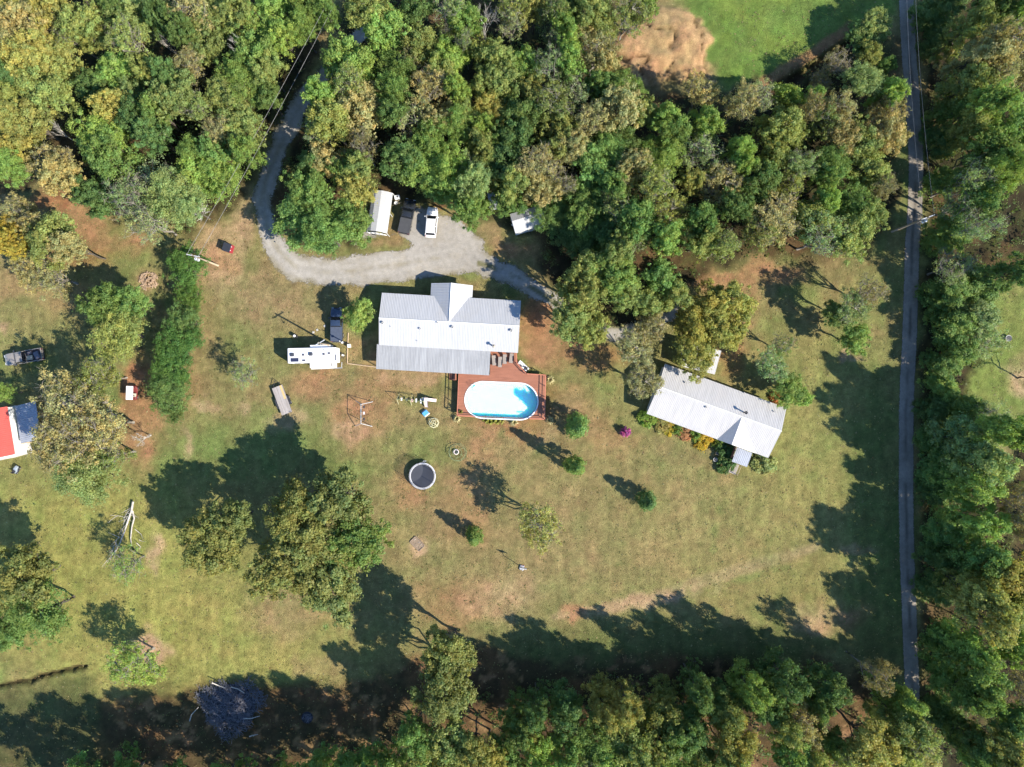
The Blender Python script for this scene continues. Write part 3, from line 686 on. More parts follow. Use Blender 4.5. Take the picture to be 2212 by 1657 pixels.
# single trees of the yard: plan x, y, radius px, code, height, family, label
YARD = [
 (455, 1172, 92, 'o', 12.5, 'oak', 'olive oak on the left of the large group in the lower left lawn'),
 (505, 1125, 55, 'o', 12, 'oak', 'smaller olive oak tucked behind the leftmost oak of the lawn group'),
 (640, 1100, 80, 'o', 13.5, 'oak', 'upper olive oak in the middle of the lawn group'),
 (735, 1080, 84, 'o', 14, 'oak', 'oak at the upper right corner of the lawn group, nearest the trampoline'),
 (775, 1168, 66, 'g', 13, 'oak', 'greener oak on the right side of the lawn group'),
 (670, 1190, 98, 'o', 14, 'oak', 'large olive oak at the centre of the lawn group'),
 (612, 1228, 74, 'o', 12.5, 'oak', 'olive oak at the lower left of the lawn group beside the open lawn'),
 (715, 1268, 84, 'o', 13, 'oak', 'olive oak at the bottom of the lawn group'),
 (55, 1250, 80, 'o', 12.5, 'oak', 'green tree at the left edge below the mown lawn, upper of two'),
 (92, 1322, 74, 'g', 12, 'soft', 'green tree at the left edge below the mown lawn, lower of two'),
 (20, 1355, 48, 'g', 10, 'oak', 'small green tree at the lowest left of the left edge clump'),
 (290, 1432, 66, 'b', 9.5, 'thin', 'leaning yellow-green tree over the bare sandy patch in the lower left lawn'),
 (275, 1218, 52, 'b', 8.0, 'wispy', 'thin green tree beside the fallen grey limbs'),
 (972, 1408, 66, 'o', 15, 'oak', 'upper crown of the tall olive tree standing forward of the bottom woods'),
 (966, 1482, 74, 'o', 16, 'oak', 'lower crown of the tall olive tree standing forward of the bottom woods'),
 (160, 870, 84, 't', 13.5, 'thin', 'upper tan crown of the big oak group beside the metal roof'),
 (222, 920, 80, 't', 13.5, 'thin', 'right tan crown of the big oak group beside the clay path'),
 (150, 960, 86, 't', 14, 'thin', 'left tan crown of the big oak group, overhanging the metal roof'),
 (215, 815, 52, 'o', 12, 'thin', 'small olive-tan crown at the upper right of the big oak group'),
 (190, 1020, 74, 'w', 11, 'soft', 'pale green crown at the bottom of the big oak group'),
 (240, 985, 44, 'o', 11, 'thin', 'small olive crown at the lower right of the big oak group'),
 (12, 848, 26, 'b', 6, 'soft', 'bright green small tree at the left edge above the red roof'),
 (228, 662, 62, 'g', 10, 'oak', 'upper left crown of the green tree clump left of the hedge'),
 (285, 655, 48, 'g', 9.5, 'oak', 'upper right crown of the green tree clump left of the hedge'),
 (262, 722, 66, 'o', 10, 'soft', 'lower crown of the green tree clump left of the hedge'),
 (66, 588, 48, 't', 9, 'thin', 'left tan tree above the dry lawn at the left edge'),
 (118, 602, 48, 't', 9, 'thin', 'right tan tree above the dry lawn at the left edge'),
 (405, 580, 54, 'H', 5.5, 'soft', 'topmost green bush of the hedge by the utility pole'),
 (410, 640, 36, 'H', 4.5, 'soft', 'small yellow-green bush second from the top of the hedge'),
 (400, 698, 52, 'd', 6, 'soft', 'dark green bush third from the top of the hedge'),
 (386, 745, 58, 'H', 6.5, 'soft', 'largest green bush in the middle of the hedge'),
 (376, 800, 55, 'H', 6.5, 'soft', 'green bush below the middle of the hedge'),
 (368, 850, 48, 'd', 6, 'soft', 'dark olive bush second from the bottom of the hedge'),
 (376, 890, 28, 'd', 5, 'soft', 'lowest dark bush of the hedge'),
 (528, 806, 40, 'w', 7, 'wispy', 'thin grey-green tree left of the flatbed trailer'),
 (776, 682, 36, 'P', 7, 'oak', 'round bright green tree at the left end of the main house'),
 (1247, 920, 30, 'g', 9.8, 'cone', 'dense green tree at the lower right corner of the pool deck'),
 (1243, 1008, 26, 'g', 10, 'cone', 'dense green cone tree below the pool deck with the longest shadow'),
 (1400, 1083, 24, 'd', 6.3, 'cone', 'dark green cone tree alone in the middle of the lawn'),
 (1024, 1160, 22, 'g', 6.3, 'cone', 'small green cone tree right of the stone-edged bed'),
 (1163, 1130, 56, 'y', 11.5, 'thin', 'airy yellow-green tree in the middle of the lawn'),
 (1258, 640, 60, 'o', 13, 'oak', 'large olive oak right of the main house, main crown'),
 (1320, 600, 56, 'g', 13, 'oak', 'green oak behind the large olive oak by the main house'),
 (1232, 698, 48, 'o', 12, 'oak', 'lower crown of the oaks right of the main house'),
 (1275, 710, 40, 'o', 11, 'oak', 'small olive oak below the oaks right of the main house'),
 (1275, 585, 46, 'o', 12, 'oak', 'upper crown of the oaks right of the main house'),
 (1352, 640, 42, 'o', 12, 'oak', 'olive oak between the two houses, above the shaded drive'),
 (1425, 598, 48, 'g', 12, 'oak', 'green oak at the edge of the woods above the tan twiggy tree'),
 (1452, 640, 42, 'o', 11, 'oak', 'olive oak between the woods and the golden-green trees'),
 (1400, 655, 40, 'o', 11, 'oak', 'olive oak overhanging the shaded drive between the houses'),
 (1560, 1512, 46, 'd', 11, 'edge', 'dark green tree at the front of the bottom woods, left of two beside the grass'),
 (1668, 1505, 44, 'd', 11, 'edge', 'dark green tree at the front of the bottom woods, right of two beside the grass'),
 (1370, 752, 54, 't', 10.5, 'thin', 'tan thin-leaved tree left of the second house, upper crown'),
 (1405, 710, 42, 't', 10, 'thin', 'tan twiggy tree above the thin-leaved tree by the second house'),
 (1385, 820, 52, 't', 10, 'thin', 'tan thin-leaved tree at the corner of the second house'),
 (1528, 662, 54, 'G', 10.5, 'oak', 'golden-green tree above the second house, upper left crown'),
 (1582, 655, 50, 'G', 10.5, 'oak', 'golden-green tree above the second house, upper right crown'),
 (1560, 710, 52, 'G', 10.5, 'oak', 'golden-green tree above the second house, right crown'),
 (1492, 705, 46, 'G', 10.5, 'oak', 'golden-green tree above the second house, left crown'),
 (1500, 763, 46, 'G', 9.5, 'oak', 'golden-green tree overhanging the roof of the second house'),
 (1665, 790, 44, 'w', 9, 'thin', 'pale green twiggy tree at the right end of the second house'),
 (1690, 745, 34, 'g', 8, 'wispy', 'airy green tree top beside the twiggy tree near the second house'),
 (1706, 842, 38, 'g', 7, 'oak', 'green tree at the upper right corner of the second house'),
 (1732, 858, 26, 'b', 6, 'oak', 'small bright green tree at the outermost corner by the second house'),
 (1830, 665, 48, 'w', 10.5, 'thin', 'pale green twiggy tree in the lawn near the lane'),
 (1878, 632, 38, 'B', 10, 'wispy', 'grey-brown leafless tree top nearest the lane'),
 (1845, 730, 38, 'b', 8, 'oak', 'bright green bush tree at the foot of the lawn clump near the lane'),
 (1800, 680, 32, 'd', 8, 'oak', 'dark green tree on the left of the lawn clump near the lane'),
]
rr = random.Random(5)
COUNT = {'dead': 'dead_tree', 'cone': 'cone_tree', 'thin': 'thin_leaved_tree', 'wispy': 'airy_tree'}
TREES = []
def place_tree(px, py, rpx, code, h, fam, label, group, cat='tree', zc=.64, col=None):
    P_ = PROTO[fam]
    cr, tk, R0, H0 = P_[rr.randrange(len(P_))]
    if fam == 'dead': zc = .62
    if fam in ('cone', 'bush'): zc = .45
    if fam == 'edge': zc = .55
    b = W(px, py, h * zc)
    R = rpx / S * (H - h * zc) / H
    name = COUNT.get(fam, 'leafy_tree') if cat == 'tree' else cat.replace(' ', '_')
    t = thing(name, label, cat, (b.x, b.y, -.05), rr.random() * 6.283, group)
    k = R / R0
    t.scale = (k * rr.uniform(.84, 1.14), k * rr.uniform(.84, 1.14), h / H0)
    o = link('trunk' if fam != 'bush' else 'stems', tk, t)
    if cr:
        o = link('crown', cr, t)
        c = col or CODE[code][2]
        if cat == 'tree' and code not in 'YPH': c = tuple(a_ * .75 + b_ * .25 for a_, b_ in zip(c, LC(112, 132, 68)))
        if cat == 'tree': lum = c[0] * .3 + c[1] * .6 + c[2] * .1; c = tuple((v_ * .86 + lum * .14) * w_ for v_, w_ in zip(c, (1.07, 1.03, .84)))
        f = rr.uniform(.88, 1.14); wm = rr.uniform(-.07, .07)
        o.color = (c[0] * f * (1 + wm), c[1] * f, c[2] * f * (1 - wm), 1)
    return t
NUM = ['zero', 'one', 'two', 'three', 'four', 'five', 'six', 'seven', 'eight', 'nine', 'ten', 'eleven', 'twelve']
ORD = ['', 'leftmost', 'second from left', 'third from left', 'fourth from left', 'fifth from left', 'sixth from left', 'seventh from left', 'eighth from left', 'ninth from left', 'tenth from left']
pend = []
for tk_, txt in TILES.items():
    f = tile(*tk_)
    for e in txt.split(';'):
        a = e.split(',')
        px, py = f(float(a[0]), float(a[1])); r = float(a[2]) / 3.0 * ((1.12 if px > 1985 else 1.15) if a[3] != 'D' else 1.25)
        code = a[3]
        h = float(a[4]) if len(a) > 4 else tile_h(px, py) * rr.uniform(.86, 1.14)
        if code == 'D': h *= 1.12
        if px > 1985:
            h = min(h, H * (1 - 903 / max(px - CX, 925)) / .6)
            if 600 < py < 930: h = min(h, 8.0)
            h = max(h, 4.0)
        fam = rr.choice(CODE[code][0])
        if (1985 < px < 2110 and fam not in ('dead', 'wispy')) or (py > 1440 and px < 1960 and py < 1580 and fam in ('oak', 'tall')): fam = 'edge'
        if px > 1985: reg = 'right roadside woods'
        elif py > 1300: reg = 'bottom woods'
        elif px < 640: reg = 'woods left of drive'
        elif px < 1060: reg = 'woods right of drive'
        elif px < 1460: reg = 'woods behind white shed'
        else: reg = 'woods beside lane'
        lo, hi, nb = {'right roadside woods': (0, 1657, 8), 'bottom woods': (1480, 1657, 2)}.get(reg, (0, 560, 5))
        band = int(min(nb - 1, max(0, (py - lo) / (hi - lo) * nb)))
        pend.append([px, py, r, code, h, fam, reg, band, nb])
BW = {2: ['front edge', 'back'], 5: ['top edge', 'upper part', 'middle', 'lower part', 'front edge'], 8: ['top edge', 'upper end', 'upper third', 'third part', 'middle', 'lower middle', 'lower end', 'bottom edge']}
bk = {}
for p in pend:
    kind = {'thin': 'thin-leaved', 'wispy': 'airy', 'dead': 'leafless', 'soft': 'fine-leaved'}.get(p[5], 'leafy')
    if CODE[p[3]][1].startswith('sparse') or p[3] == 'D': kind = ''
    p.append((CODE[p[3]][1] + ' ' + kind).strip())
    bk.setdefault((p[6], p[7], p[9]), []).append(p)
for key, ps in bk.items():
    ps.sort(key=lambda p: p[0])
    n = len(ps)
    for i, p in enumerate(ps):
        where = BW[p[8]][p[7]] + ' of ' + p[6]
        if n == 1: lb = 'only ' + p[9] + ' tree at the ' + where
        elif n == 2: lb = ('left' if i == 0 else 'right') + ' of two ' + p[9] + ' trees, ' + where
        else: lb = (ORD[i + 1] if i < n - 1 else 'rightmost') + ' of ' + NUM[n] + ' ' + p[9] + ' trees, ' + where
        assert len(lb.split()) <= 16, lb
        place_tree(p[0], p[1], p[2], p[3], p[4], p[5], lb, 'trees of the ' + p[6])
for (px, py, r, code, h, fam, lb) in YARD:
    oaks = code == 'o' and px < 1000 and py > 1050
    place_tree(px, py, r, code, h, fam, lb, 'trees around the yard', col=LC(118, 122, 68, 1.2) if oaks else None)

for i, (px, py, h) in enumerate(((120, 1745, 17), (235, 1725, 18), (350, 1735, 17), (455, 1722, 19), (560, 1732, 18), (655, 1712, 19), (745, 1704, 20.5), (838, 1700, 21))):
    place_tree(px, py, 66, 'g', h, 'edge', ORD[i + 1] + ' of eight tall trees just below the bottom edge', 'trees beyond the bottom edge')

# undergrowth on the woodland floor, uncountable
rng = np.random.default_rng(77)
def inside(pts, poly):
    return poly_dist(pts[:, 0], pts[:, 1], poly) < -.5
cand = np.stack([rng.uniform(-90, 90, 14000), rng.uniform(-68, 68, 14000)], 1)
sel = np.zeros(len(cand), bool)
for f in FOREST: sel |= inside(cand, f)
gd = np.minimum(seg_dist(cand[:, 0], cand[:, 1], [(790, 60, 26), (640, 238, 30), (575, 385, 30), (603, 545, 30)]), seg_dist(cand[:, 0], cand[:, 1], [(1957, 0, 24), (1979, 330, 24), (1957, 1000, 24), (1978, 1690, 24)]))
gd = np.minimum(gd, seg_dist(cand[:, 0], cand[:, 1], [(985, 548, 50), (1060, 576, 30), (1190, 648, 24), (1320, 722, 24), (1460, 670, 20)]))
gd = np.minimum(gd, seg_dist(cand[:, 0], cand[:, 1], [(820, 440, 40), (1000, 470, 60), (1140, 480, 45)]))
sel &= gd > 0
cand = cand[sel][:2600]
cen = np.concatenate([cand, (rng.random(len(cand)) ** 2 * 2.2 + .2)[:, None]], 1)
rad = .35 + rng.random(len(cand)) * .7
ug = leaf_mesh('undergrowth', [leaves(cen, rad, (rad * rad * 46).astype(int) + 4, .34, rng)])
u = link('undergrowth', ug); u.color = (*LC(84, 96, 54), 1)
tag(u, 'low mixed undergrowth on the floor of the woods', 'undergrowth', kind='stuff')
# ------------------------------------------------------------------ buildings
WHITE_METAL = mat('white_roof_metal', (.395, .40, .41), .5, .0, var=.06, scale=1.0, spec=.5, dirt=(.38, .37, .355), dirt_scale=.35, stretch=(2.5, .2, 1))
GALV = mat('galvanised_roof_metal', (.29, .295, .30), .5, .0, var=.16, scale=1.0, stretch=(2.5, .2, 1), spec=.5, dirt=(.22, .225, .23), dirt_scale=.3)
DULL = mat('dull_roof_metal', (.30, .32, .36), .45, .1, var=.15, scale=.6, dirt=(.22, .23, .25), dirt_scale=.5)
RED_METAL = mat('red_roof_metal', (.50, .085, .065), .5, var=.08, scale=.6, dirt=(.38, .08, .065), dirt_scale=.4)
SIDING = mat('pale_siding', (.50, .48, .43), .7, var=.06, scale=2)
ROOF2 = mat('cream_roof_metal', (.43, .42, .41), .5, .0, var=.08, scale=1.0, stretch=(2.5, .2, 1), spec=.5, dirt=(.44, .42, .40), dirt_scale=.35)
TRIM = mat('white_trim', (.72, .72, .70), .5, var=.04)
GLASS = mat('window_glass', (.02, .025, .03), .08, var=.1, spec=.6)
DARK = mat('dark_metal', (.035, .035, .04), .5, var=.15)
CONC = mat('concrete', (.42, .40, .36), .9, var=.12, scale=1.5, bump=.2)
REDWOOD = mat('red_stained_deck', (.29, .118, .07), .6, var=.16, scale=1.6, stretch=(.3, 3, 1), dirt=(.25, .10, .06), dirt_scale=.9)
REDRAIL = mat('red_stained_rail', (.44, .16, .095), .6, var=.1, scale=3)
GREYWOOD = mat('weathered_wood', (.30, .27, .24), .85, var=.2, scale=4, stretch=(1, .2, 1), bump=.2)
TANWOOD = mat('tan_wood', (.46, .36, .22), .8, var=.2, scale=4)
PIPE = mat('vent_pipe', (.45, .44, .42), .5, var=.1)
RUST = mat('weathered_flue', (.38, .33, .27), .6, var=.2)

def frame_root(name, label, cat, a, b, z, group=None):
    """Empty under the west end of a ridge, its x axis along the ridge"""
    pa, pb = W(*a, z), W(*b, z)
    d = pb - pa
    r = thing(name, label, cat, (pa.x, pa.y, 0), math.atan2(d.y, d.x), group)
    M = (Matrix.Translation((pa.x, pa.y, 0)) @ Matrix.Rotation(math.atan2(d.y, d.x), 4, 'Z')).inverted()
    return r, d.length, (lambda px, py, zz: M @ W(px, py, zz))
def ribbed(name, q, m, parent, spacing=.25, hgt=.024, th=.06):
    """ribbed metal sheet; q = eave A, eave B, top B, top A; ribs run up the slope"""
    a, b, c, d = [Vector(p) for p in q]
    n = max(2, int((b - a).length / spacing))
    nr = (b - a).cross(d - a).normalized()
    if nr.z < 0: nr = -nr
    ts, hs = [], []
    for i in range(n):
        for f, h in ((0, 0), (.62, 0), (.72, 1), (.9, 1)):
            ts.append((i + f) / n); hs.append(h * hgt)
    ts.append(1.0); hs.append(0)
    k = len(ts)
    v = [a.lerp(b, t) + nr * h for t, h in zip(ts, hs)] + [d.lerp(c, t) + nr * h for t, h in zip(ts, hs)]
    v += [p - nr * (th + h) for p, h in zip(v, hs + hs)]
    f = []
    for i in range(k - 1):
        f += [(i, i + 1, k + i + 1, k + i), (2 * k + i, 3 * k + i, 3 * k + i + 1, 2 * k + i + 1), (i, 2 * k + i, 2 * k + i + 1, i + 1), (k + i, k + i + 1, 3 * k + i + 1, 3 * k + i)]
    f += [(0, k, 3 * k, 2 * k), (k - 1, 3 * k - 1, 4 * k - 1, 2 * k - 1)]
    return MB().add(v, f).build(name, m, parent)
def gable_walls(root, x0, x1, y0, y1, ze, zr, yr, m):
    v = [(x0, y0, 0), (x1, y0, 0), (x1, y1, 0), (x0, y1, 0), (x0, y0, ze), (x1, y0, ze), (x1, y1, ze), (x0, y1, ze), (x0, yr, zr), (x1, yr, zr)]
    return MB().add([(a, b, c - .05) for a, b, c in v], [(0, 1, 5, 4), (2, 3, 7, 6), (1, 2, 6, 9, 5), (3, 0, 4, 8, 7), (4, 5, 9, 8), (6, 7, 8, 9)]).build('wall', m, root)
def window(root, x, y, z, w, h, side):
    fr = MB().box((x, y, z), (w, .08, h)).build('window', TRIM, root)
    MB().box((x, y + side * .03, z), (w - .16, .06, h - .16)).build('pane', GLASS, fr)
def door(root, x, y, side, m=TRIM):
    d = MB().box((x, y, 1.05), (.95, .08, 2.1)).build('door', m, root)
    MB().box((x + .36, y + side * .06, 1.05), (.06, .06, .12)).build('handle', DARK, d)
def vent(root, x, y, z, r=.14, h=.35):
    v = MB().cyl((x, y, z - .2), r * .8, h, 10).cyl((x, y, z - .2 + h), r * 1.4, .1, 10, r * .9).build('roof_vent', PIPE, root, True)
    return v

T5 = tile(1, 1)
# --- main house
root, L, lo = frame_root('ranch_house', 'large white metal-roofed house with a front gable, beside the pool deck', 'house', T5(243, 403), T5(1155, 455), 4.35)
ze = 3.0; zr = 4.35
yN = (lo(*T5(262, 240), ze).y + lo(*T5(1165, 292), ze).y) / 2
yS = (lo(*T5(235, 577), ze).y + lo(*T5(1148, 632), ze).y) / 2
wall = gable_walls(root, .35, L - .35, yS + .4, yN - .4, ze - .02, zr - .14, 0, SIDING)
ribbed('roof_slope', [(L, yN, ze), (0, yN, ze), (0, 0, zr), (L, 0, zr)], WHITE_METAL, root)
ribbed('roof_slope', [(0, yS, ze), (L, yS, ze), (L, 0, zr), (0, 0, zr)], WHITE_METAL, root)
MB().tube([(0, 0, zr + .03), (L, 0, zr + .03)], .07, 6).build('ridge_cap', TRIM, root)
gx0 = lo(*T5(583, 177), 2.75).x; gx1 = lo(*T5(853, 190), 2.75).x; gxm = lo(*T5(718, 177), zr).x; gy = (lo(*T5(583, 177), 2.75).y + lo(*T5(718, 177), zr).y) / 2
gxm = (gx0 + gx1) / 2
zge = 2.72
ribbed('gable_slope', [(gx0, 0.05, zge), (gx0, gy, zge), (gxm, gy, zr + .02), (gxm, 0.05, zr + .02)], WHITE_METAL, root)
ribbed('gable_slope', [(gx1, gy, zge), (gx1, 0.05, zge), (gxm, 0.05, zr + .02), (gxm, gy, zr + .02)], WHITE_METAL, root)
MB().tube([(gxm, .1, zr + .05), (gxm, gy, zr + .05)], .06, 6).build('ridge_cap', TRIM, root)
v = [(gx0 + .4, gy - .5, 0), (gx1 - .4, gy - .5, 0), (gx1 - .4, gy - .5, zge - .0), (gxm, gy - .5, zr - .12), (gx0 + .4, gy - .5, zge - .0)]
MB().add(v + [(a, yN - .5, c) for a, b, c in v], [(0, 1, 2, 3, 4), (9, 8, 7, 6, 5), (0, 5, 6, 1), (1, 6, 7, 2), (2, 7, 8, 3), (3, 8, 9, 4), (4, 9, 5, 0)]).build('gable_wall', SIDING, root)
pzt, pzb = 2.93, 2.5
px0 = lo(*T5(228, 650), 2.7).x; px1 = lo(*T5(962, 700), 2.7).x; pyb = (lo(*T5(225, 737), pzb).y + lo(*T5(958, 773), pzb).y) / 2
pr = ribbed('porch_roof', [(px0, pyb, pzb), (px1, pyb, pzb), (px1, yS + .12, pzt), (px0, yS + .12, pzt)], GALV, root)
for i in range(6): MB().box((px0 + .2 + (px1 - px0 - .4) * i / 5, pyb + .2, 1.2), (.12, .12, 2.46)).build('porch_post', TRIM, root)
MB().box(((px0 + px1) / 2, (pyb + yS) / 2 + .1, .08), (px1 - px0 - .3, yS - pyb - .2, .14)).build('porch_floor', CONC, root)
for i, x in enumerate((4, 9, 18)): window(root, x, yN - .4 + .02, 1.5, 1.2, 1.1, 1)
for i, x in enumerate((4, 10, 14)): window(root, x, yS + .4 - .02, 1.5, 1.2, 1.1, -1)
door(root, 7, yS + .38, -1); door(root, gxm, gy - .46, 1)
for (x, y, r) in ((272, 437, .17), (512, 475, .12), (625, 435, .10), (722, 465, .17), (1102, 487, .18), (490, 552, .05), (322, 462, .05)):
    p = lo(*T5(x, y), 3.95); p.z = zr + (zr - ze) / -yS * p.y
    vent(root, p.x, p.y, p.z + .1, r, .3 + r)
p = lo(*T5(988, 588), 3.3); p.z = zr + (zr - ze) / -yS * p.y
fl = MB().cyl((p.x, p.y, p.z - .3), .13, 1.35, 12).build('flue_pipe', RUST, root, True)
MB().cyl((p.x, p.y, p.z + 1.0), .28, .12, 12, .24).cyl((p.x, p.y, p.z + 1.12), .24, .1, 12, .05).build('flue_cap', RUST, fl, True)

# --- second house
root2, L2, lo2 = frame_root('cottage', 'long white metal-roofed house standing at an angle in the right lawn', 'house', C5(312, 535), C5(1842, 1092), 4.4)
yN2 = (lo2(*C5(385, 290), ze).y + lo2(*C5(1935, 775), ze).y) / 2
yS2 = (lo2(*C5(175, 870), ze).y + lo2(*C5(1700, 1440), ze).y) / 2
zr2 = 4.4
gable_walls(root2, .35, L2 - .35, yS2 + .4, yN2 - .4, ze - .02, zr2 - .15, 0, SIDING)
ribbed('roof_slope', [(L2, yN2, ze), (0, yN2, ze), (0, 0, zr2), (L2, 0, zr2)], ROOF2, root2, .26)
ribbed('roof_slope', [(0, yS2, ze), (L2, yS2, ze), (L2, 0, zr2), (0, 0, zr2)], ROOF2, root2, .26)
MB().tube([(0, 0, zr2 + .03), (L2, 0, zr2 + .03)], .07, 6).build('ridge_cap', TRIM, root2)
a = lo2(*C5(1040, 1190), ze).x; b = lo2(*C5(1290, 1290), ze).x; c = (a + b) / 2 + .35
ribbed('gable_slope', [(a - .02, -.05, ze - .03), (a - .02, yS2 - .04, ze - .03), (c, yS2 - .04, zr2 - .05), (c, -.05, zr2 + .02)][::-1][::-1], ROOF2, root2, .26)
ribbed('gable_slope', [(b + 3.2, yS2 - .01, ze - .03), (b + 3.2, -.02, ze + .0), (c, -.05, zr2 + .02), (c, yS2 - .04, zr2 - .05)], ROOF2, root2, .26)
MB().add([(a + .3, yS2 + .35, ze - .3), (b + .5, yS2 + .35, ze - .3), (c, yS2 + .35, zr2 - .15), (a + .3, yS2 + .5, ze - .3), (b + .5, yS2 + .5, ze - .3), (c, yS2 + .5, zr2 - .15)], [(0, 1, 2), (5, 4, 3), (0, 3, 4, 1), (1, 4, 5, 2), (2, 5, 3, 0)]).build('gable_wall', SIDING, root2)
q = [lo2(*C5(*p), 2.6) for p in ((1225, 1470), (1412, 1538), (1475, 1360), (1290, 1290))]
q[2].z = q[3].z = 2.75
ribbed('porch_roof', q, DULL, root2, .26)
for k in (0, 1): MB().box((q[k].x + (.12 if k == 0 else -.12), q[k].y + .12, 1.25), (.1, .1, 2.55)).build('porch_post', TANWOOD, root2)
MB().box(((q[0].x + q[1].x) / 2, (q[0].y + q[3].y) / 2, .35), (abs(q[1].x - q[0].x) + .1, abs(q[3].y - q[0].y), .12)).build('porch_floor', GREYWOOD, root2)
s = [lo2(*C5(*p), .4) for p in ((1160, 1590), (1268, 1625), (1330, 1520), (1228, 1478))]
sc = sum(s, Vector()) / 4
wd = (s[1] - s[0]).length; ln = (s[3] - s[0]).length
st = MB().box((sc.x, sc.y - ln / 2 + .1, .12), (wd, .25, .1)).build('stair', GREYWOOD, root2)
for i in range(7):
    MB().box((sc.x, sc.y - ln / 2 + .25 + i * (ln - .3) / 6.5, .16 + .06 * min(i, 3)), (wd - .1, .2, .04)).build('tread', GREYWOOD, st)
for sx in (-1, 1):
    MB().tube([(sc.x + sx * wd / 2, sc.y - ln / 2, 1.0), (sc.x + sx * wd / 2, sc.y + ln / 2, 1.25)], .05, 4).box((sc.x + sx * wd / 2, sc.y - ln / 2 + .05, .5), (.09, .09, 1.0)).build('stair_rail', TANWOOD, root2)
r1 = [lo2(*C5(*p), 1.1) for p in ((1265, 1290), (1215, 1420))]
MB().box(((r1[0] + r1[1]) / 2), (.25, (r1[1] - r1[0]).length, .5)).build('porch_bench', mat('red_wood', (.42, .16, .09), .7), root2)
for i in range(4): window(root2, 2.5 + i * 3.2, yS2 + .4 - .02, 1.5, 1.1, 1.0, -1); window(root2, 3 + i * 4.2, yN2 - .4 + .02, 1.5, 1.1, 1.0, 1)
door(root2, b + .6, yS2 + .38, -1)
for (x, y, s_, r) in ((648, 488, 1, .12), (1395, 615, 1, .08), (1757, 850, 1, .08), (893, 792, -1, .13)):
    p = lo2(*C5(x, y), 3.8); p.z = zr2 - abs(p.y) * (zr2 - ze) / (yN2 if s_ > 0 else -yS2)
    vent(root2, p.x, p.y, p.z + .1, r, .3)
p = lo2(*C5(1375, 858), 4.2); p.z = zr2 - abs(p.y) * (zr2 - ze) / yN2
fl = MB().cyl((p.x, p.y, p.z - .3), .12, 1.5, 12).build('flue_pipe', DARK, root2, True)
MB().cyl((p.x, p.y, p.z + 1.15), .26, .12, 12, .22).build('flue_cap', DARK, fl, True)
# small addition behind it, half hidden by the golden trees
ra, La, loa = frame_root('garden_shed', 'small white metal-roofed shed half hidden under golden-green trees', 'shed', C5(640, 90), C5(1050, 190), 2.9)
y0, y1 = loa(*C5(985, 380), 2.5).y, loa(*C5(1085, 95), 2.5).y
x1 = loa(*C5(1060, 200), 2.6).x
MB().box((x1 / 2, (y0 + y1) / 2, 1.2), (x1 - .4, y1 - y0 - .4, 2.5)).build('wall', SIDING, ra)
ribbed('roof', [(0, y0, 2.45), (x1, y0, 2.45), (x1, y1, 2.95), (0, y1, 2.95)], ROOF2, ra, .26)
door(ra, x1 * .6, y0 + .18, -1)

# --- white shed beside the parking place
rs, Ls, los = frame_root('tool_shed', 'white metal-roofed shed under dark trees right of the parked white car', 'shed', CSH(308, 712), CSH(1080, 480), 3.15)
ys, yn = los(*CSH(395, 1020), 2.45).y, los(*CSH(225, 540), 2.45).y
Ls = 5.2
gable_walls(rs, .12, Ls - .12, ys + .15, yn - .15, 2.42, 3.02, 0, TRIM)
ribbed('roof_slope', [(0, ys, 2.45), (Ls, ys, 2.45), (Ls, 0, 3.15), (0, 0, 3.15)], WHITE_METAL, rs, .26)
ribbed('roof_slope', [(Ls, yn, 2.45), (0, yn, 2.45), (0, 0, 3.15), (Ls, 0, 3.15)], WHITE_METAL, rs, .26)
door(rs, 2.6, ys + .12, -1, SIDING)
MB().box((-.02, -.4, 2.35), (.3, .25, .2)).build('wall_lamp_box', TRIM, rs)
r3 = thing('pump_house', 'small pale blue-white shed roof showing between trees left of the white shed', 'shed', W(1065, 432, 2.2).xy.to_3d(), .15)
MB().box((0, 0, 1.0), (1.2, 2.0, 2.1)).build('wall', SIDING, r3)
ribbed('roof', [(-.75, -1.15, 2.1), (.75, -1.15, 2.1), (.75, 1.15, 2.35), (-.75, 1.15, 2.35)], DULL, r3)
door(r3, 0, -1.0, -1)

# --- buildings at the left edge
rb = thing('red_barn', 'red metal-roofed building cut by the left edge', 'building', W(-30, 940).xy.to_3d())
def rel(o, v): return Vector(v) - o.location
q = [W(*C6(*p), 3.2) for p in ((-330, 1470), (150, 1370), (72, 893), (-330, 960))]
ribbed('roof_slope', [rel(rb, q[1]), rel(rb, q[2]), rel(rb, (q[2] + q[3]) / 2 + Vector((0, 0, .9))), rel(rb, (q[0] + q[1]) / 2 + Vector((0, 0, .9)))], RED_METAL, rb, .3)
ribbed('roof_slope', [rel(rb, q[3]), rel(rb, q[0]), rel(rb, (q[0] + q[1]) / 2 + Vector((0, 0, .9))), rel(rb, (q[2] + q[3]) / 2 + Vector((0, 0, .9)))], RED_METAL, rb, .3)
qi = [rel(rb, p * .97 + sum(q, Vector()) / 4 * .03) for p in q]
MB().prism([(p.x, p.y) for p in qi], -.05, 3.15).build('wall', TRIM, rb)
MB().tube([rel(rb, q[0]) + Vector((0, 0, .02)), rel(rb, q[1]) + Vector((0, 0, .02))], .1, 4).build('fascia', TRIM, rb)
pad = MB().prism([tuple(W(*C6(*p))[:2]) for p in ((80, 900), (160, 880), (330, 1350), (150, 1400), (-60, 1440), (-60, 1390), (140, 1370))], -.06, .03).build('concrete_pad', CONC)
tag(pad, kind='structure')
rc = thing('lean_to', 'dull blue-grey metal roof beside the red roof, under the big tan oak', 'shed', W(60, 905).xy.to_3d())
q = [W(*C6(*p), 2.6) for p in ((205, 1262), (420, 1215), (365, 838), (150, 890))]
q[1].z = q[2].z = 2.9
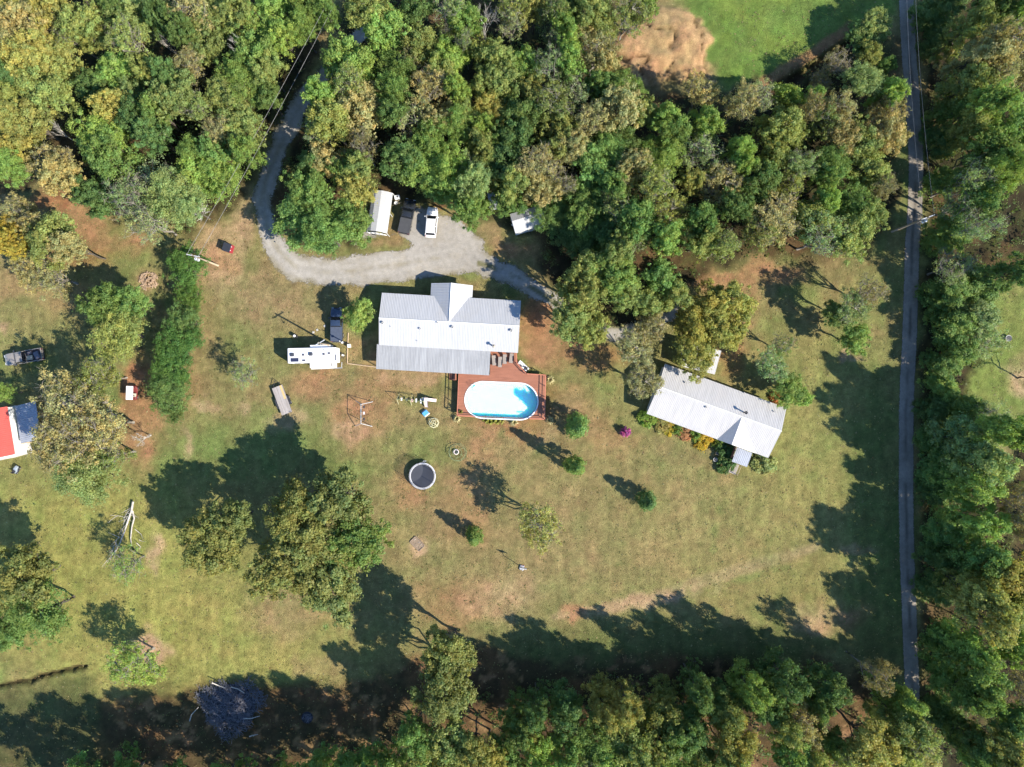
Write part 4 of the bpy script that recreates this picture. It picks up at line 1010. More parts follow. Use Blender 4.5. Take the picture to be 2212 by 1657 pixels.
ribbed('roof', [rel(rc, q[3]), rel(rc, q[0]), rel(rc, q[1]), rel(rc, q[2])], DULL, rc, .3)
for p in q: MB().box(rel(rc, (p.x, p.y, 1.25)) + (rel(rc, sum(q, Vector()) / 4) - rel(rc, p)) * .06 * Vector((1, 1, 0)).length * 0 , (.14, .14, 2.5)).build('post', TANWOOD, rc)

# --- pool deck
dk = thing('pool_deck', 'red-stained wooden deck with railings around the oval pool', 'deck', P(C3, 1100, 800).xy.to_3d())
ZD = 1.15
dpoly = [P(C3, x, y, ZD) for x, y in ((436, 545), (940, 575), (940, 190), (1376, 205), (1384, 385), (1540, 562), (1858, 580), (1842, 1312), (402, 1252))]
pc = P(C3, 1128, 1006, ZD); prot = math.radians(-2.6); PA, PB = 5.86, 2.93
pu = Vector((math.cos(prot), math.sin(prot), 0)); pv = Vector((-pu.y, pu.x, 0))
def oval(k, n=56):
    """stadium outline offset by k"""
    r = PB + k; c = PA - PB
    out = []
    for i in range(n):
        t = 2 * math.pi * i / n
        out.append(pc + pu * (math.cos(t) * r + (c if math.cos(t) > 0 else -c)) + pv * math.sin(t) * r)
    return out
def cuts(poly, y):
    xs = []
    for a_, b_ in zip(poly, poly[1:] + poly[:1]):
        if (a_[1] > y) != (b_[1] > y): xs.append(a_[0] + (y - a_[1]) / (b_[1] - a_[1]) * (b_[0] - a_[0]))
    xs.sort()
    return list(zip(xs[::2], xs[1::2]))
def tol(p): d_ = p - pc; return (d_.dot(pu), d_.dot(pv))
dl = [tol(p) for p in dpoly]; ol = [tol(p) for p in oval(.10)]
bd = MB(); y = min(p[1] for p in dl) + .07; rj = random.Random(3)
Mr = Matrix.Rotation(prot, 3, 'Z')
while y < max(p[1] for p in dl):
    for (x0, x1) in cuts(dl, y):
        segs = [(x0, x1)]
        for (o0, o1) in cuts(ol, y): segs = [(s0, s1) for s in segs for (s0, s1) in ((s[0], min(s[1], o0)), (max(s[0], o1), s[1])) if s1 - s0 > .05]
        for (s0, s1) in segs:
            c = pc + pu * ((s0 + s1) / 2) + pv * y
            bd.box(rel(dk, (c.x, c.y, ZD - .02 + rj.uniform(-.004, .004))), (s1 - s0, .138, .035), M=Mr)
    y += .146
bo = bd.build('deck_boards', REDWOOD, dk); bo['kind'] = 'stuff'
def rail(pts, z=ZD, gap=1.9):
    for a_, b_ in zip(pts[:-1], pts[1:]):
        a_, b_ = Vector(a_), Vector(b_); d_ = b_ - a_; n_ = max(1, round(d_.length / gap))
        ang = math.atan2(d_.y, d_.x); mid = (a_ + b_) / 2
        MB().box(rel(dk, (mid.x, mid.y, z + .95)), (d_.length + .1, .13, .04), ang).build('top_rail', REDRAIL, dk)
        MB().box(rel(dk, (mid.x, mid.y, z + .45)), (d_.length, .04, .09), ang).build('lower_rail', REDRAIL, dk)
        for i in range(n_ + 1):
            p_ = a_.lerp(b_, i / n_)
            MB().box(rel(dk, (p_.x, p_.y, (z + .93) / 2 - .03)), (.09, .09, z + .96), ang).build('post', REDRAIL, dk)
rail([P(C3, 432, 556, ZD), P(C3, 402, 1250, ZD), P(C3, 690, 1268, ZD)])
rail([P(C3, 1376, 215, ZD), P(C3, 1384, 385, ZD), P(C3, 1540, 562, ZD), P(C3, 1858, 582, ZD), P(C3, 1840, 1310, ZD), P(C3, 1590, 1302, ZD)])
# skirt and joists under the boards
for a_, b_ in zip(dpoly, dpoly[1:] + dpoly[:1]):
    d_ = b_ - a_; mid = (a_ + b_) / 2
    MB().box(rel(dk, (mid.x, mid.y, ZD - .16)), (d_.length - .02, .05, .2), math.atan2(d_.y, d_.x)).build('rim_joist', REDRAIL, dk)
sp = P(C3, 345, 600, .6)
sr = MB().box(rel(dk, (sp.x + .25, sp.y, .85)), (.3, 1.3, .05)).build('deck_stair', REDWOOD, dk)
for i in range(3): MB().box(rel(dk, (sp.x - .05 - .3 * i, sp.y, .62 - .22 * i)), (.28, 1.3, .05)).build('tread', REDWOOD, sr)

# --- pool
POOLW = bpy.data.materials.new('pool_water'); POOLW.use_nodes = True
pb = POOLW.node_tree.nodes['Principled BSDF']
pb.inputs['Base Color'].default_value = (.50, .88, .95, 1)
pb.inputs['Roughness'].default_value = .12
pb.inputs['Subsurface Weight'].default_value = 1.0
pb.inputs['Subsurface Radius'].default_value = (.06, 1.0, 1.7)
pb.inputs['Subsurface Scale'].default_value = 1.8
nzp = POOLW.node_tree.nodes.new('ShaderNodeTexNoise'); nzp.inputs['Scale'].default_value = 2.2; nzp.inputs['Detail'].default_value = 3
tcp = POOLW.node_tree.nodes.new('ShaderNodeTexCoord'); bpp = POOLW.node_tree.nodes.new('ShaderNodeBump'); bpp.inputs['Strength'].default_value = .06
POOLW.node_tree.links.new(tcp.outputs['Object'], nzp.inputs[0]); POOLW.node_tree.links.new(nzp.outputs[0], bpp.inputs['Height']); POOLW.node_tree.links.new(bpp.outputs[0], pb.inputs['Normal'])
LINER = mat('pool_liner', (.06, .50, .72), .4, var=.06)
pool = thing('oval_pool', 'oval above-ground pool with white rim and pale blue water', 'pool', (pc.x, pc.y, 0), 0)
def ringwall(o0, o1, z0, z1):
    n_ = len(o0)
    v_ = [(p.x - pc.x, p.y - pc.y, z) for o_, z in ((o0, z0), (o1, z0), (o1, z1), (o0, z1)) for p in o_]
    f_ = [(k * n_ + i, k * n_ + (i + 1) % n_, ((k + 1) % 4) * n_ + (i + 1) % n_, ((k + 1) % 4) * n_ + i) for k in range(4) for i in range(n_)]
    return MB().add(v_, f_)
ringwall(oval(-.03), oval(.03), -.05, ZD + .02).build('pool_wall', LINER, pool)
ringwall(oval(-.06), oval(.13), ZD + .03, ZD + .08).build('pool_rim', TRIM, pool)
wz = ZD - .92
MB().prism([(p.x - pc.x, p.y - pc.y) for p in oval(-.035)], -2.6, wz).build('water', POOLW, pool)
ld = thing('pool_ladder', 'pale plastic ladder at the upper left end of the pool', 'ladder', P(C3, 690, 770, 0).xy.to_3d(), math.radians(30))
for s_ in (-.28, .28):
    MB().tube([(s_, .55, ZD), (s_, .55, ZD + .75), (s_, .3, ZD + .95), (s_, 0, ZD + .75), (s_, -.15, ZD - .5)], .03, 6).build('side_rail', TRIM, ld, True)
for i in range(4): MB().box((0, -.1 - .05 * i, ZD + .1 - .22 * i), (.6, .28, .05)).build('step', mat('blue_plastic', (.55, .66, .75), .4), ld)
# seats on the deck
def lounger(x0, y0, x1, y1, lb):
    a_, b_ = P(C3, x0, y0, ZD), P(C3, x1, y1, ZD); d_ = b_ - a_
    t = thing('chaise_lounge', lb, 'lounge chair', (a_.x, a_.y, ZD), math.atan2(d_.y, d_.x), 'loungers on the deck')
    Lg = d_.length; m_ = mat('grey_lounge_fabric', (.27, .23, .20), .8, var=.15)
    MB().box((Lg * .62, 0, .32), (Lg * .72, .62, .06)).build('seat', m_, t)
    MB().add([(Lg * .28, -.31, .34), (Lg * .28, .31, .34), (0, .31, .95), (0, -.31, .95), (Lg * .28 + .05, -.31, .30), (Lg * .28 + .05, .31, .30), (-.05, .31, .92), (-.05, -.31, .92)][:8], [(0, 1, 2, 3), (7, 6, 5, 4), (0, 4, 5, 1), (1, 5, 6, 2), (2, 6, 7, 3), (3, 7, 4, 0)]).build('backrest', m_, t)
    for sx in (.12, .92):
        for sy in (-.27, .27): MB().box((Lg * sx, sy, .15), (.05, .05, .3)).build('leg', DARK, t)
    for sy in (-.33, .33): MB().box((Lg * .5, sy, .42), (Lg * .55, .06, .05)).build('arm_rest', DARK, t)
lounger(1000, 262, 1012, 425, 'grey chaise lounge nearest the porch roof on the deck')
lounger(1110, 285, 1102, 455, 'grey chaise lounge second from the porch roof on the deck')
lounger(1186, 245, 1182, 400, 'grey chaise lounge third from the porch roof on the deck')
lounger(1302, 230, 1282, 385, 'grey chaise lounge nearest the deck corner railing')
pg = thing('potting_bench', 'white bench with dark pots outside the angled deck railing', 'bench', P(CWH, 1220, 640, 0).xy.to_3d(), math.radians(-43))
MB().box((0, .1, .86), (2.0, .45, .05)).build('bench_top', TRIM, pg)
MB().box((0, -.28, .75), (1.9, .22, .04)).build('lower_shelf', TRIM, pg)
for sx in (-.9, .9):
    for sy in (-.3, .28): MB().box((sx, sy, .4), (.07, .07, .86)).build('leg', TRIM, pg)
for i, (x, y, r) in enumerate(((-.5, -.28, .1), (-.2, -.26, .13), (.35, .02, .16), (.62, .1, .18), (.85, -.1, .14))):
    pt = MB().cyl((0, 0, 0), r * .7, .25, 10, r).build('plant_pot', DARK, None, True, loc=pg.matrix_basis @ Vector((x, y, .9 if y > -.2 else .78)))
    tag(pt, ('dark round pot, ' + ORD[i + 1] + ' on the white bench outside the deck'), 'pot', 'pots on the white bench')
# ------------------------------------------------------------------ vehicles
TYRE = mat('tyre_rubber', (.02, .02, .02), .9)
RIM = mat('wheel_rim', (.35, .35, .36), .35, .6)
LAMP_W = mat('headlight_lens', (.7, .72, .75), .15, var=.02, spec=.6)
LAMP_R = mat('tail_light_lens', (.35, .02, .02), .2, var=.02)
CARGLASS = mat('car_glass', (.012, .015, .02), .06, var=.05, spec=.7)
def ring(x, hw, z0, z1, r=.12):
    r = min(r, hw * .6, (z1 - z0) * .45)
    pts = []
    for (cy, cz, a0) in ((hw - r, z0 + r, -90), (hw - r, z1 - r, 0), (-hw + r, z1 - r, 90), (-hw + r, z0 + r, 180)):
        for k in (0, 45, 90): pts.append(Vector((x, cy + r * math.cos(math.radians(a0 + k)), cz + r * math.sin(math.radians(a0 + k)))))
    return pts
def wheels(t, xs, hw, r=.36):
    for x in xs:
        for s_ in (-1, 1):
            w_ = MB().tube([(x, s_ * (hw - .22), r - .03), (x, s_ * hw, r - .03)], r, 14).build('wheel', TYRE, t)
            MB().tube([(x, s_ * (hw - .02), r - .03), (x, s_ * (hw + .015), r - .03)], r * .6, 10).build('rim', RIM, w_)
def car(name, label, cat, px, py, ang, kind, paint, Lc=4.8, Wd=1.9, bed=None, group=None, cover=False):
    b_ = W(px, py, .8)
    t = thing(name, label, cat, (b_.x, b_.y, 0), ang, group)
    h = Lc / 2; w = Wd / 2
    if kind == 'suv':
        st = [(-h, w * .80, .45, .92), (-h + .12, w * .93, .32, 1.02), (-h * .6, w, .25, 1.05), (0, w, .25, 1.03), (h * .45, w, .25, 1.02), (h * .78, w * .96, .28, .97), (h * .95, w * .86, .33, .86), (h, w * .70, .42, .74)]
        cab = (-h * .93, h * .42, -h * .80, h * .12); rz = 1.62
    else:
        st = [(-h * .12, w, .35, 1.12), (h * .3, w, .35, 1.14), (h * .42, w, .35, 1.16), (h * .8, w * .97, .38, 1.12), (h * .95, w * .9, .42, 1.02), (h, w * .76, .5, .9)]
        cab = (-h * .14, h * .47, -h * .08, h * .22); rz = 1.78
    MB().loft([ring(*s_) for s_ in st]).build('body', paint, t, True)
    x0, x1, u0, u1 = cab
    zb = 1.0 if kind == 'suv' else 1.1
    MB().add([(x0, -w * .93, zb), (x1, -w * .93, zb), (x1, w * .93, zb), (x0, w * .93, zb), (u0, -w * .76, rz), (u1, -w * .76, rz), (u1, w * .76, rz), (u0, w * .76, rz)], [(3, 2, 1, 0), (4, 5, 6, 7), (0, 1, 5, 4), (1, 2, 6, 5), (2, 3, 7, 6), (3, 0, 4, 7)]).build('windows', CARGLASS, t)
    bevel(MB().box(((u0 + u1) / 2, 0, rz + .015), (u1 - u0 + .1, w * 1.6, .05)).build('roof', paint, t, True), .04)
    for sx, sz in ((x0, u0), (x1, u1)):
        for s_ in (-1, 1): MB().tube([(sx, s_ * w * .93, zb), (sz, s_ * w * .77, rz)], .055, 4).build('pillar', paint, t)
    mid = (u0 + u1) / 2
    for s_ in (-1, 1):
        MB().tube([(mid, s_ * w * .945, zb), (mid, s_ * w * .775, rz)], .045, 4).build('pillar', paint, t)
        MB().box((x1 - .25, s_ * (w + .12), zb + .1), (.14, .22, .16)).build('mirror', paint, t)
        MB().box((h * .965, s_ * w * .62, .78 if kind == 'suv' else .92), (.12, w * .36, .12)).build('headlight', LAMP_W, t)
        MB().box((-h + .03, s_ * w * .80, .85), (.08, .16, .3)).build('tail_light', LAMP_R, t)
    if kind != 'suv':
        bx0, bx1 = -h, -h * .14
        m_ = bed or DARK
        bdp = MB().box(((bx0 + bx1) / 2, 0, .62), (bx1 - bx0, Wd - .04, .5)).build('bed', paint, t)
        MB().box(((bx0 + bx1) / 2, 0, .89), (bx1 - bx0 - .1, Wd - .16, .03)).build('bed_floor', m_, bdp)
        for s_ in (-1, 1): MB().box(((bx0 + bx1) / 2, s_ * (w - .06), 1.0), (bx1 - bx0, .1, .3)).build('bed_side', paint, bdp)
        MB().box((bx0 + .04, 0, 1.0), (.07, Wd - .1, .3)).build('tailgate', paint, t)
        if cover: MB().box(((bx0 + bx1) / 2, 0, 1.165), (bx1 - bx0 - .02, Wd - .1, .03)).build('bed_cover', m_, t)
        MB().box((h * .99, 0, .55), (.16, Wd * .9, .2)).build('bumper', DARK, t)
    MB().box((-h - .03, 0, .5), (.14, Wd * .88, .18)).build('bumper', DARK if kind != 'suv' else paint, t)
    wheels(t, (-h * .62, h * .62), w, .36 if kind == 'suv' else .4)
    return t
PW = mat('white_car_paint', (.76, .76, .77), .25, var=.02, coat=.6)
PK = mat('black_car_paint', (.018, .02, .024), .25, var=.05, coat=.8)
PBL = mat('navy_car_paint', (.025, .04, .075), .25, var=.05, coat=.8)
PT = mat('tan_car_paint', (.24, .22, .20), .3, var=.04, coat=.5)
def ang(dx, dy): return math.atan2(-dy, dx)
car('parked_car', 'white car parked beside the black pickup near the drive', 'car', *C2(1185, 695), ang(38, -480), 'suv', PW, 4.75, 1.85)
car('pickup_truck', 'black pickup truck with covered bed between carport and white car', 'pickup', *C2(782, 600), ang(118, -540), 'pickup', PK, 5.6, 1.95, mat('bed_cover', (.05, .052, .058), .7), cover=True)
car('pickup_truck', 'dark blue pickup half under the round tree by the main house', 'pickup', *C1(1272, 850), ang(0, -500), 'pickup', PBL, 5.5, 1.95, mat('navy_bed_cover', (.06, .075, .11), .6), cover=True)
tp = car('pickup_truck', 'tan pickup truck with a loaded open bed near the left edge', 'pickup', *C6(238, 402), ang(-400, 70), 'pickup', PT, 6.1, 2.0, mat('bed_liner', (.05, .04, .045), .8))
for i, (x, y, sx, sy, c) in enumerate(((-1.1, .3, 1.0, .7, (.42, .34, .24)), (-1.2, -.45, .7, .5, (.16, .13, .13)), (-2.3, .1, .8, 1.2, (.13, .12, .14)))):
    o = bevel(MB().box((0, 0, .16), (sx, sy, .3)).build('cargo_box', mat('cargo_%d' % i, c, .8), None, loc=tp.matrix_basis @ Vector((x, y, .905)), rz=tp.rotation_euler.z + .15 * i))
    tag(o, ('tan box in the bed of the tan pickup', 'small dark box in the bed of the tan pickup', 'wide dark box at the tail of the tan pickup bed')[i], 'box', 'load of the tan pickup')

# --- travel trailer
cm = W(*C1(860, 1358), 3.0)
ct = thing('camper_trailer', 'long white camper trailer with roof hatches and slide-outs', 'camper', (cm.x, cm.y, 0), math.radians(1.2))
CL, CW2, CH = 7.7, 2.42, 3.1
CAMW = mat('camper_white', (.78, .78, .78), .45, var=.03, dirt=(.66, .65, .63), dirt_scale=.5)
CAMB = mat('camper_dark_cap', (.05, .055, .07), .4)
bevel(MB().box((0, 0, CH / 2 + .25), (CL, CW2, CH - .5)).build('body', CAMW, ct), .12, 3)
bevel(MB().add([(-CL / 2 - .55, -CW2 / 2 + .1, .6), (-CL / 2 + .05, -CW2 / 2, .5), (-CL / 2 + .05, CW2 / 2, .5), (-CL / 2 - .55, CW2 / 2 - .1, .6), (-CL / 2 - .4, -CW2 / 2 + .1, 2.0), (-CL / 2 + .02, -CW2 / 2 + .02, CH - .06), (-CL / 2 + .02, CW2 / 2 - .02, CH - .06), (-CL / 2 - .4, CW2 / 2 - .1, 2.0)], [(3, 2, 1, 0), (4, 5, 6, 7), (0, 1, 5, 4), (1, 2, 6, 5), (2, 3, 7, 6), (3, 0, 4, 7)]).build('nose_cap', CAMB, ct), .1, 2)
def c1(x, y): p = P(C1, x, y, CH) - Vector((cm.x, cm.y, 0)); return Matrix.Rotation(-math.radians(1.2), 3, 'Z') @ p
for (x, y, w_, l_, h_) in ((535, 1350, .7, .62, .26), (842, 1338, .7, .6, .26)):
    p = c1(x, y); bevel(MB().box((p.x, p.y, CH + h_ / 2), (w_, l_, h_), taper=.8).build('air_conditioner', CAMB, ct), .08)
for (x, y, w_, l_) in ((717, 1350, .36, .34), (1057, 1338, .36, .34), (730, 1445, .5, .3), (1145, 1325, .38, .3)):
    p = c1(x, y); bevel(MB().box((p.x, p.y, CH + .05), (w_, l_, .1)).build('roof_hatch', mat('smoked_hatch', (.09, .09, .11), .3), ct), .03)
p = c1(575, 1436); MB().box((p.x, p.y, CH + .04), (1.25, .58, .04)).build('solar_panel', mat('solar_cell', (.03, .035, .07), .2), ct)
p = c1(1255, 1395); MB().box((p.x, p.y, CH + .05), (.1, 1.0, .06)).build('roof_rail', DARK, ct)
a_, b_ = c1(815, 1500), c1(1215, 1500)
sl = bevel(MB().box(((a_.x + b_.x) / 2, -CW2 / 2 - .4, 1.75), (b_.x - a_.x, .82, 2.1)).build('slide_out', mat('camper_cream', (.66, .63, .57), .5, var=.05, dirt=(.5, .42, .32), dirt_scale=1.2), ct), .05)
MB().box((b_.x - .3, -CW2 / 2 - .35, 2.82), (.08, .5, .05)).build('slide_trim', DARK, sl)
a_, b_ = c1(815, 1190), c1(1150, 1190)
bevel(MB().box(((a_.x + b_.x) / 2, CW2 / 2 + .22, 1.7), (b_.x - a_.x, .45, 1.9)).build('slide_out', CAMW, ct), .05)
a_, b_ = c1(835, 1608), c1(1350, 1566)
aw = MB().tube([(a_.x, a_.y + .25, 2.6), (b_.x, a_.y + .3, 2.6)], .07, 8).build('awning_roller', TRIM, ct, True)
for x in (a_.x + .05, b_.x - .1): MB().tube([(x, a_.y + .27, 2.6), (x, -CW2 / 2 + .02, 2.35), ], .035, 4).build('awning_arm', TRIM, aw)
for (x, w_) in ((-2.6, .9), (-1.2, .7), (3.0, .6)):
    wn_ = MB().box((x, -CW2 / 2 - .005, 1.95), (w_, .04, .6)).build('window', DARK, ct)
    MB().box((x, -CW2 / 2 - .025, 1.95), (w_ - .1, .03, .5)).build('pane', GLASS, wn_)
MB().box((3.2, CW2 / 2 + .01, 1.4), (.65, .05, 1.8)).build('door', TRIM, ct)
MB().tube([(CL / 2, .5, .5), (CL / 2 + 1.1, 0, .48), (CL / 2, -.5, .5)], .05, 6).build('hitch', DARK, ct)
MB().cyl((CL / 2 + .55, 0, .5), .16, .5, 10).build('gas_bottle', TRIM, ct, True)
wheels(ct, (-.5, .35), CW2 / 2 - .02, .36)

# --- carport with arched roof
cp_c = W(*C2(318, 520), 2.7)
cp = thing('carport', 'white arched metal carport with zigzag end truss', 'carport', (cp_c.x, cp_c.y, 0), ang(-92, 640) + math.pi)
LL, WW = 6.5, 3.3
prof = [(-WW / 2, 2.2), (-WW / 2 + .12, 2.45), (-WW * .27, 2.9), (0, 3.1), (WW * .27, 2.9), (WW / 2 - .12, 2.45), (WW / 2, 2.2)]
for a_, b_ in zip(prof[:-1], prof[1:]):
    ribbed('roof_sheet', [(-LL / 2, a_[0], a_[1]), (LL / 2, a_[0], a_[1]), (LL / 2, b_[0], b_[1]), (-LL / 2, b_[0], b_[1])], WHITE_METAL, cp, .3, .02, .03)
for x in (-LL / 2 - .25, LL / 2):
    tr_ = MB().tube([(x, a_[0], a_[1] - .07) for a_ in prof], .04, 4).build('end_arch', TRIM, cp)
    zz = [(x, -WW / 2 + WW * i / 10, (2.0 if i % 2 == 0 else 2.25 + .7 * (1 - abs(i - 5) / 5))) for i in range(11)]
    MB().tube(zz, .03, 4).build('zigzag_web', TRIM, tr_)
    MB().tube([(x, -WW / 2, 2.0), (x, WW / 2, 2.0)], .035, 4).build('bottom_chord', TRIM, tr_)
for x in (-LL / 2, 0, LL / 2):
    for s_ in (-1, 1): MB().box((x, s_ * WW / 2, 1.08), (.07, .07, 2.24)).build('post', TRIM, cp)
MB().box((-LL / 2, WW * .5, 1.2), (.06, .35, .25)).build('meter_box', TRIM, cp)
for (x, y, lb, r, h_) in ((612, 285, 'white rectangular tank beside the carport', .0, .9),):
    p = W(*C2(x, y), .8); t = thing('water_tank', lb, 'tank', (p.x, p.y, 0), .15)
    bevel(MB().box((0, 0, .5), (.85, .6, .9)).build('tank_body', TRIM, t), .06)
    MB().cyl((.1, 0, .95), .12, .07, 10).build('lid', DARK, t)
p = W(*C2(600, 382), .4); t = thing('wheelbarrow', 'small white-rimmed barrow behind the black pickup', 'barrow', (p.x, p.y, 0), .4)
MB().loft([[Vector((math.cos(k * .785) * r, math.sin(k * .785) * r * .8, z)) for k in range(8)] for r, z in ((.2, .3), (.36, .55), (.33, .55), (.18, .34))]).build('tray', mat('grey_tray', (.45, .45, .45), .5), t)
MB().tube([(.3, .2, .4), (.9, .25, .55)], .025, 5).build('handle', TANWOOD, t); MB().tube([(.3, -.2, .4), (.9, -.25, .55)], .025, 5).build('handle', TANWOOD, t)
MB().tube([(-.45, -.05, .18), (-.45, .05, .18)], .18, 10).build('wheel', TYRE, t)
p = W(*C2(238, 872), .4); t = thing('trash_bin', 'black wheeled bin in front of the white carport', 'bin', (p.x, p.y, 0), .1)
bevel(MB().box((0, 0, .5), (.6, .65, 1.0), taper=1.1).build('bin_body', DARK, t), .03)
MB().box((0, 0, 1.03), (.68, .75, .07)).build('lid', mat('bin_lid', (.05, .055, .07), .5), t)

# --- red box with black lid, golf cart, flatbed trailer, mower
p = W(*CUT(905, 320), 1.0); t = thing('storage_bin', 'red steel box with a black lid standing left of the drive', 'storage box', (p.x, p.y, 0), math.radians(-17))
RP = mat('red_paint', (.27, .025, .04), .45, var=.1)
bevel(MB().box((0, 0, .65), (1.25, 1.3, 1.3)).build('box_body', RP, t), .03)
bevel(MB().box((-.03, 0, 1.34), (1.3, 1.36, .09)).build('lid', mat('black_lid', (.03, .034, .045), .4), t), .02)
for s_ in (-.3, .3): MB().box((.66, s_, 1.2), (.05, .1, .2)).build('latch', TRIM, t)
for y in (-.35, 0, .35): MB().box((-.03, y, 1.395), (1.1, .05, .03)).build('lid_rib', DARK, t)
p = W(*C6(1290, 758), 1.7); t = thing('golf_cart', 'small cart with a white canopy roof near the clay path', 'golf cart', (p.x, p.y, 0), math.radians(88))
bevel(MB().box((0, 0, 1.78), (2.2, 1.12, .07)).build('canopy', CAMW, t), .05)
for sx in (-.9, .85):
    for s_ in (-1, 1): MB().tube([(sx, s_ * .48, .7), (sx * .97, s_ * .5, 1.75)], .025, 5).build('canopy_post', DARK, t)
MB().loft([ring(x, hw, z0, z1, .08) for x, hw, z0, z1 in ((-1.15, .5, .35, .75), (-.9, .56, .3, .85), (.2, .56, .3, .42), (.6, .56, .3, .5), (.9, .55, .3, .95), (1.2, .42, .4, .7))]).build('body', mat('maroon_paint', (.16, .03, .03), .4), t, True)
MB().box((-.35, 0, .72), (.5, 1.0, .16)).build('seat', mat('cream_vinyl', (.5, .45, .36), .6), t)
MB().box((-.6, 0, 1.0), (.1, 1.0, .4)).build('seat_back', mat('cream_vinyl', (.5, .45, .36), .6), t)
wheels(t, (-.75, .75), .56, .24)
p0, p1 = P(CTR, 600, 470, .8), P(CTR, 955, 1430, .8); d_ = p0 - p1
t = thing('flatbed_trailer', 'grey plank flatbed trailer in the lawn below the camper', 'trailer', ((p0 + p1) / 2).xy.to_3d(), math.atan2(d_.y, d_.x))
TL, TW = d_.length, 1.75
MB().box((0, 0, .66), (TL, TW, .1)).build('frame', DARK, t)
PLK = [mat('plank_grey_%d' % i, c, .85, var=.18, scale=3, stretch=(.25, 3, 1)) for i, c in enumerate(((.30, .27, .25), (.34, .31, .29), (.27, .24, .22)))] + [mat('plank_new', (.55, .38, .17), .8, var=.15, scale=3, stretch=(.25, 3, 1))]
rj = random.Random(8)
for i in range(11):
    y = TW / 2 - .08 - i * (TW - .16) / 10
    if i in (8, 9):
        MB().box((TL * .25, y, .745), (TL * .5 - .02, .15, .05)).build('plank', PLK[3], t)
        MB().box((-TL * .25, y, .745), (TL * .5 - .02, .15, .05)).build('plank', PLK[0], t)
    else: MB().box((rj.uniform(-.02, .02), y, .745 + rj.uniform(-.006, .006)), (TL, .15, .05)).build('plank', PLK[rj.randrange(3)], t)
MB().tube([(TL / 2, .7, .6), (TL / 2 + 1.2, 0, .55), (TL / 2, -.7, .6)], .05, 6).build('tongue', DARK, t)
MB().tube([(TL / 2 + .9, .1, .55), (TL / 2 + .9, .1, 1.0)], .05, 6).build('jack', DARK, t)
for s_ in (-1, 1):
    MB().box((-.35, s_ * (TW / 2 + .17), .72), (1.5, .28, .04)).build('fender', DARK, t)
wheels(t, (-.75, .05), TW / 2 + .28, .33)
p = W(*C6(150, 1525), .5); t = thing('riding_mower', 'small grey mower parked in the grass below the red roof', 'mower', (p.x, p.y, 0), math.radians(60))
MB().loft([ring(x, hw, z0, z1, .06) for x, hw, z0, z1 in ((-.5, .3, .3, .5), (-.1, .35, .25, .5), (.1, .28, .3, .75), (.6, .24, .35, .72), (.75, .2, .4, .6))]).build('body', mat('grey_blue_paint', (.26, .30, .35), .4), t, True)
MB().box((-.3, 0, .62), (.38, .42, .1)).build('seat', DARK, t); MB().box((-.48, 0, .82), (.08, .42, .36)).build('seat_back', DARK, t)
MB().tube([(.05, 0, .75), (-.05, 0, .95)], .02, 5).tube([(-.05 + .16 * math.cos(k * .785) * .5, .16 * math.sin(k * .785), .95) for k in range(9)], .015, 4).build('steering_wheel', DARK, t)
wheels(t, (-.4, .5), .42, .22)
MB().box((.05, 0, .2), (.6, 1.0, .1)).build('cutting_deck', DARK, t)

# ------------------------------------------------------------------ poles and wires
POLE = mat('pole_wood', (.36, .29, .20), .85, var=.2, scale=5, stretch=(1, 1, .2))
STEEL = mat('galvanised_fitting', (.60, .62, .63), .4, .3, var=.05)
CER = mat('insulator', (.5, .5, .48), .3)
def upole(base, h, lb, yaw, arm=True, can=True, lamp=False):
    t = thing('utility_pole', lb, 'utility pole', (base.x, base.y, 0), yaw, 'utility poles')
    MB().tube([(0, 0, -.3), (0, 0, h * .5), (0, 0, h)], [.17, .14, .11], 10).build('pole', POLE, t, True)
    if arm:
        for dz in (.35,): MB().box((0, 0, h - dz), (2.0, .1, .12)).build('cross_arm', STEEL, t)
        for x in (-.9, 0, .9): MB().cyl((x, 0, h - .28 if x else h), .05, .2, 8, .07).build('insulator', CER, t, True)
    if can:
        c_ = MB().cyl((.1, -.34, h - 2.0), .24, .85, 14).build('transformer', STEEL, t, True)
        MB().cyl((.1, -.34, h - 1.15), .2, .08, 12, .06).build('transformer_lid', STEEL, c_, True)
        MB().tube([(.1, -.34, h - 1.1), (.25, -.2, h - .8), (.6, 0, h - .35)], .02, 4).build('lead', CER, t)
    if lamp:
        MB().tube([(0, 0, h - .8), (0, -.7, h - .5), (0, -1.1, h - .55)], .035, 6).build('lamp_arm', STEEL, t)
        MB().cyl((0, -1.15, h - .72), .16, .2, 10, .08).build('lamp_head', STEEL, t, True)
    return t
bA = P(CUT, 690, 712); upole(bA, 9.3, 'wooden pole with grey transformer beside the hedge left of the drive', math.radians(-10))
bB = P(C1, 1212, 1205); upole(bB, 8.8, 'tall wooden pole beside the camper trailer', math.radians(30), can=False, lamp=True)
tB = W(*CPO(1385, 750), 10.3); bB2 = Vector((tB.x, tB.y, 0)); upole(bB2, 10.3, 'wooden pole with pale transformer beside the paved lane', math.radians(20))
def wire(a_, b_, lb, sag=.8, r=.022):
    a_, b_ = Vector(a_), Vector(b_)
    pts = [a_.lerp(b_, i / 24) - Vector((0, 0, sag * 4 * (i / 24) * (1 - i / 24))) for i in range(25)]
    tag(MB().tube([p_ - a_ for p_ in pts], r, 4).build('overhead_wire', mat('wire_metal', (.16, .16, .16), .5), None, loc=a_), lb, 'wire', 'overhead wires')
ta = Vector((bA.x, bA.y, 9.3))
T1 = tile(0, 0)
wire(ta + Vector((.9, -.1, -.1)), W(722, 10, 10), 'right one of the two wires running up beside the gravel drive', .5)
wire(ta + Vector((-.9, .1, -.1)), W(706, 8, 10), 'left one of the two wires running up beside the gravel drive', .5)
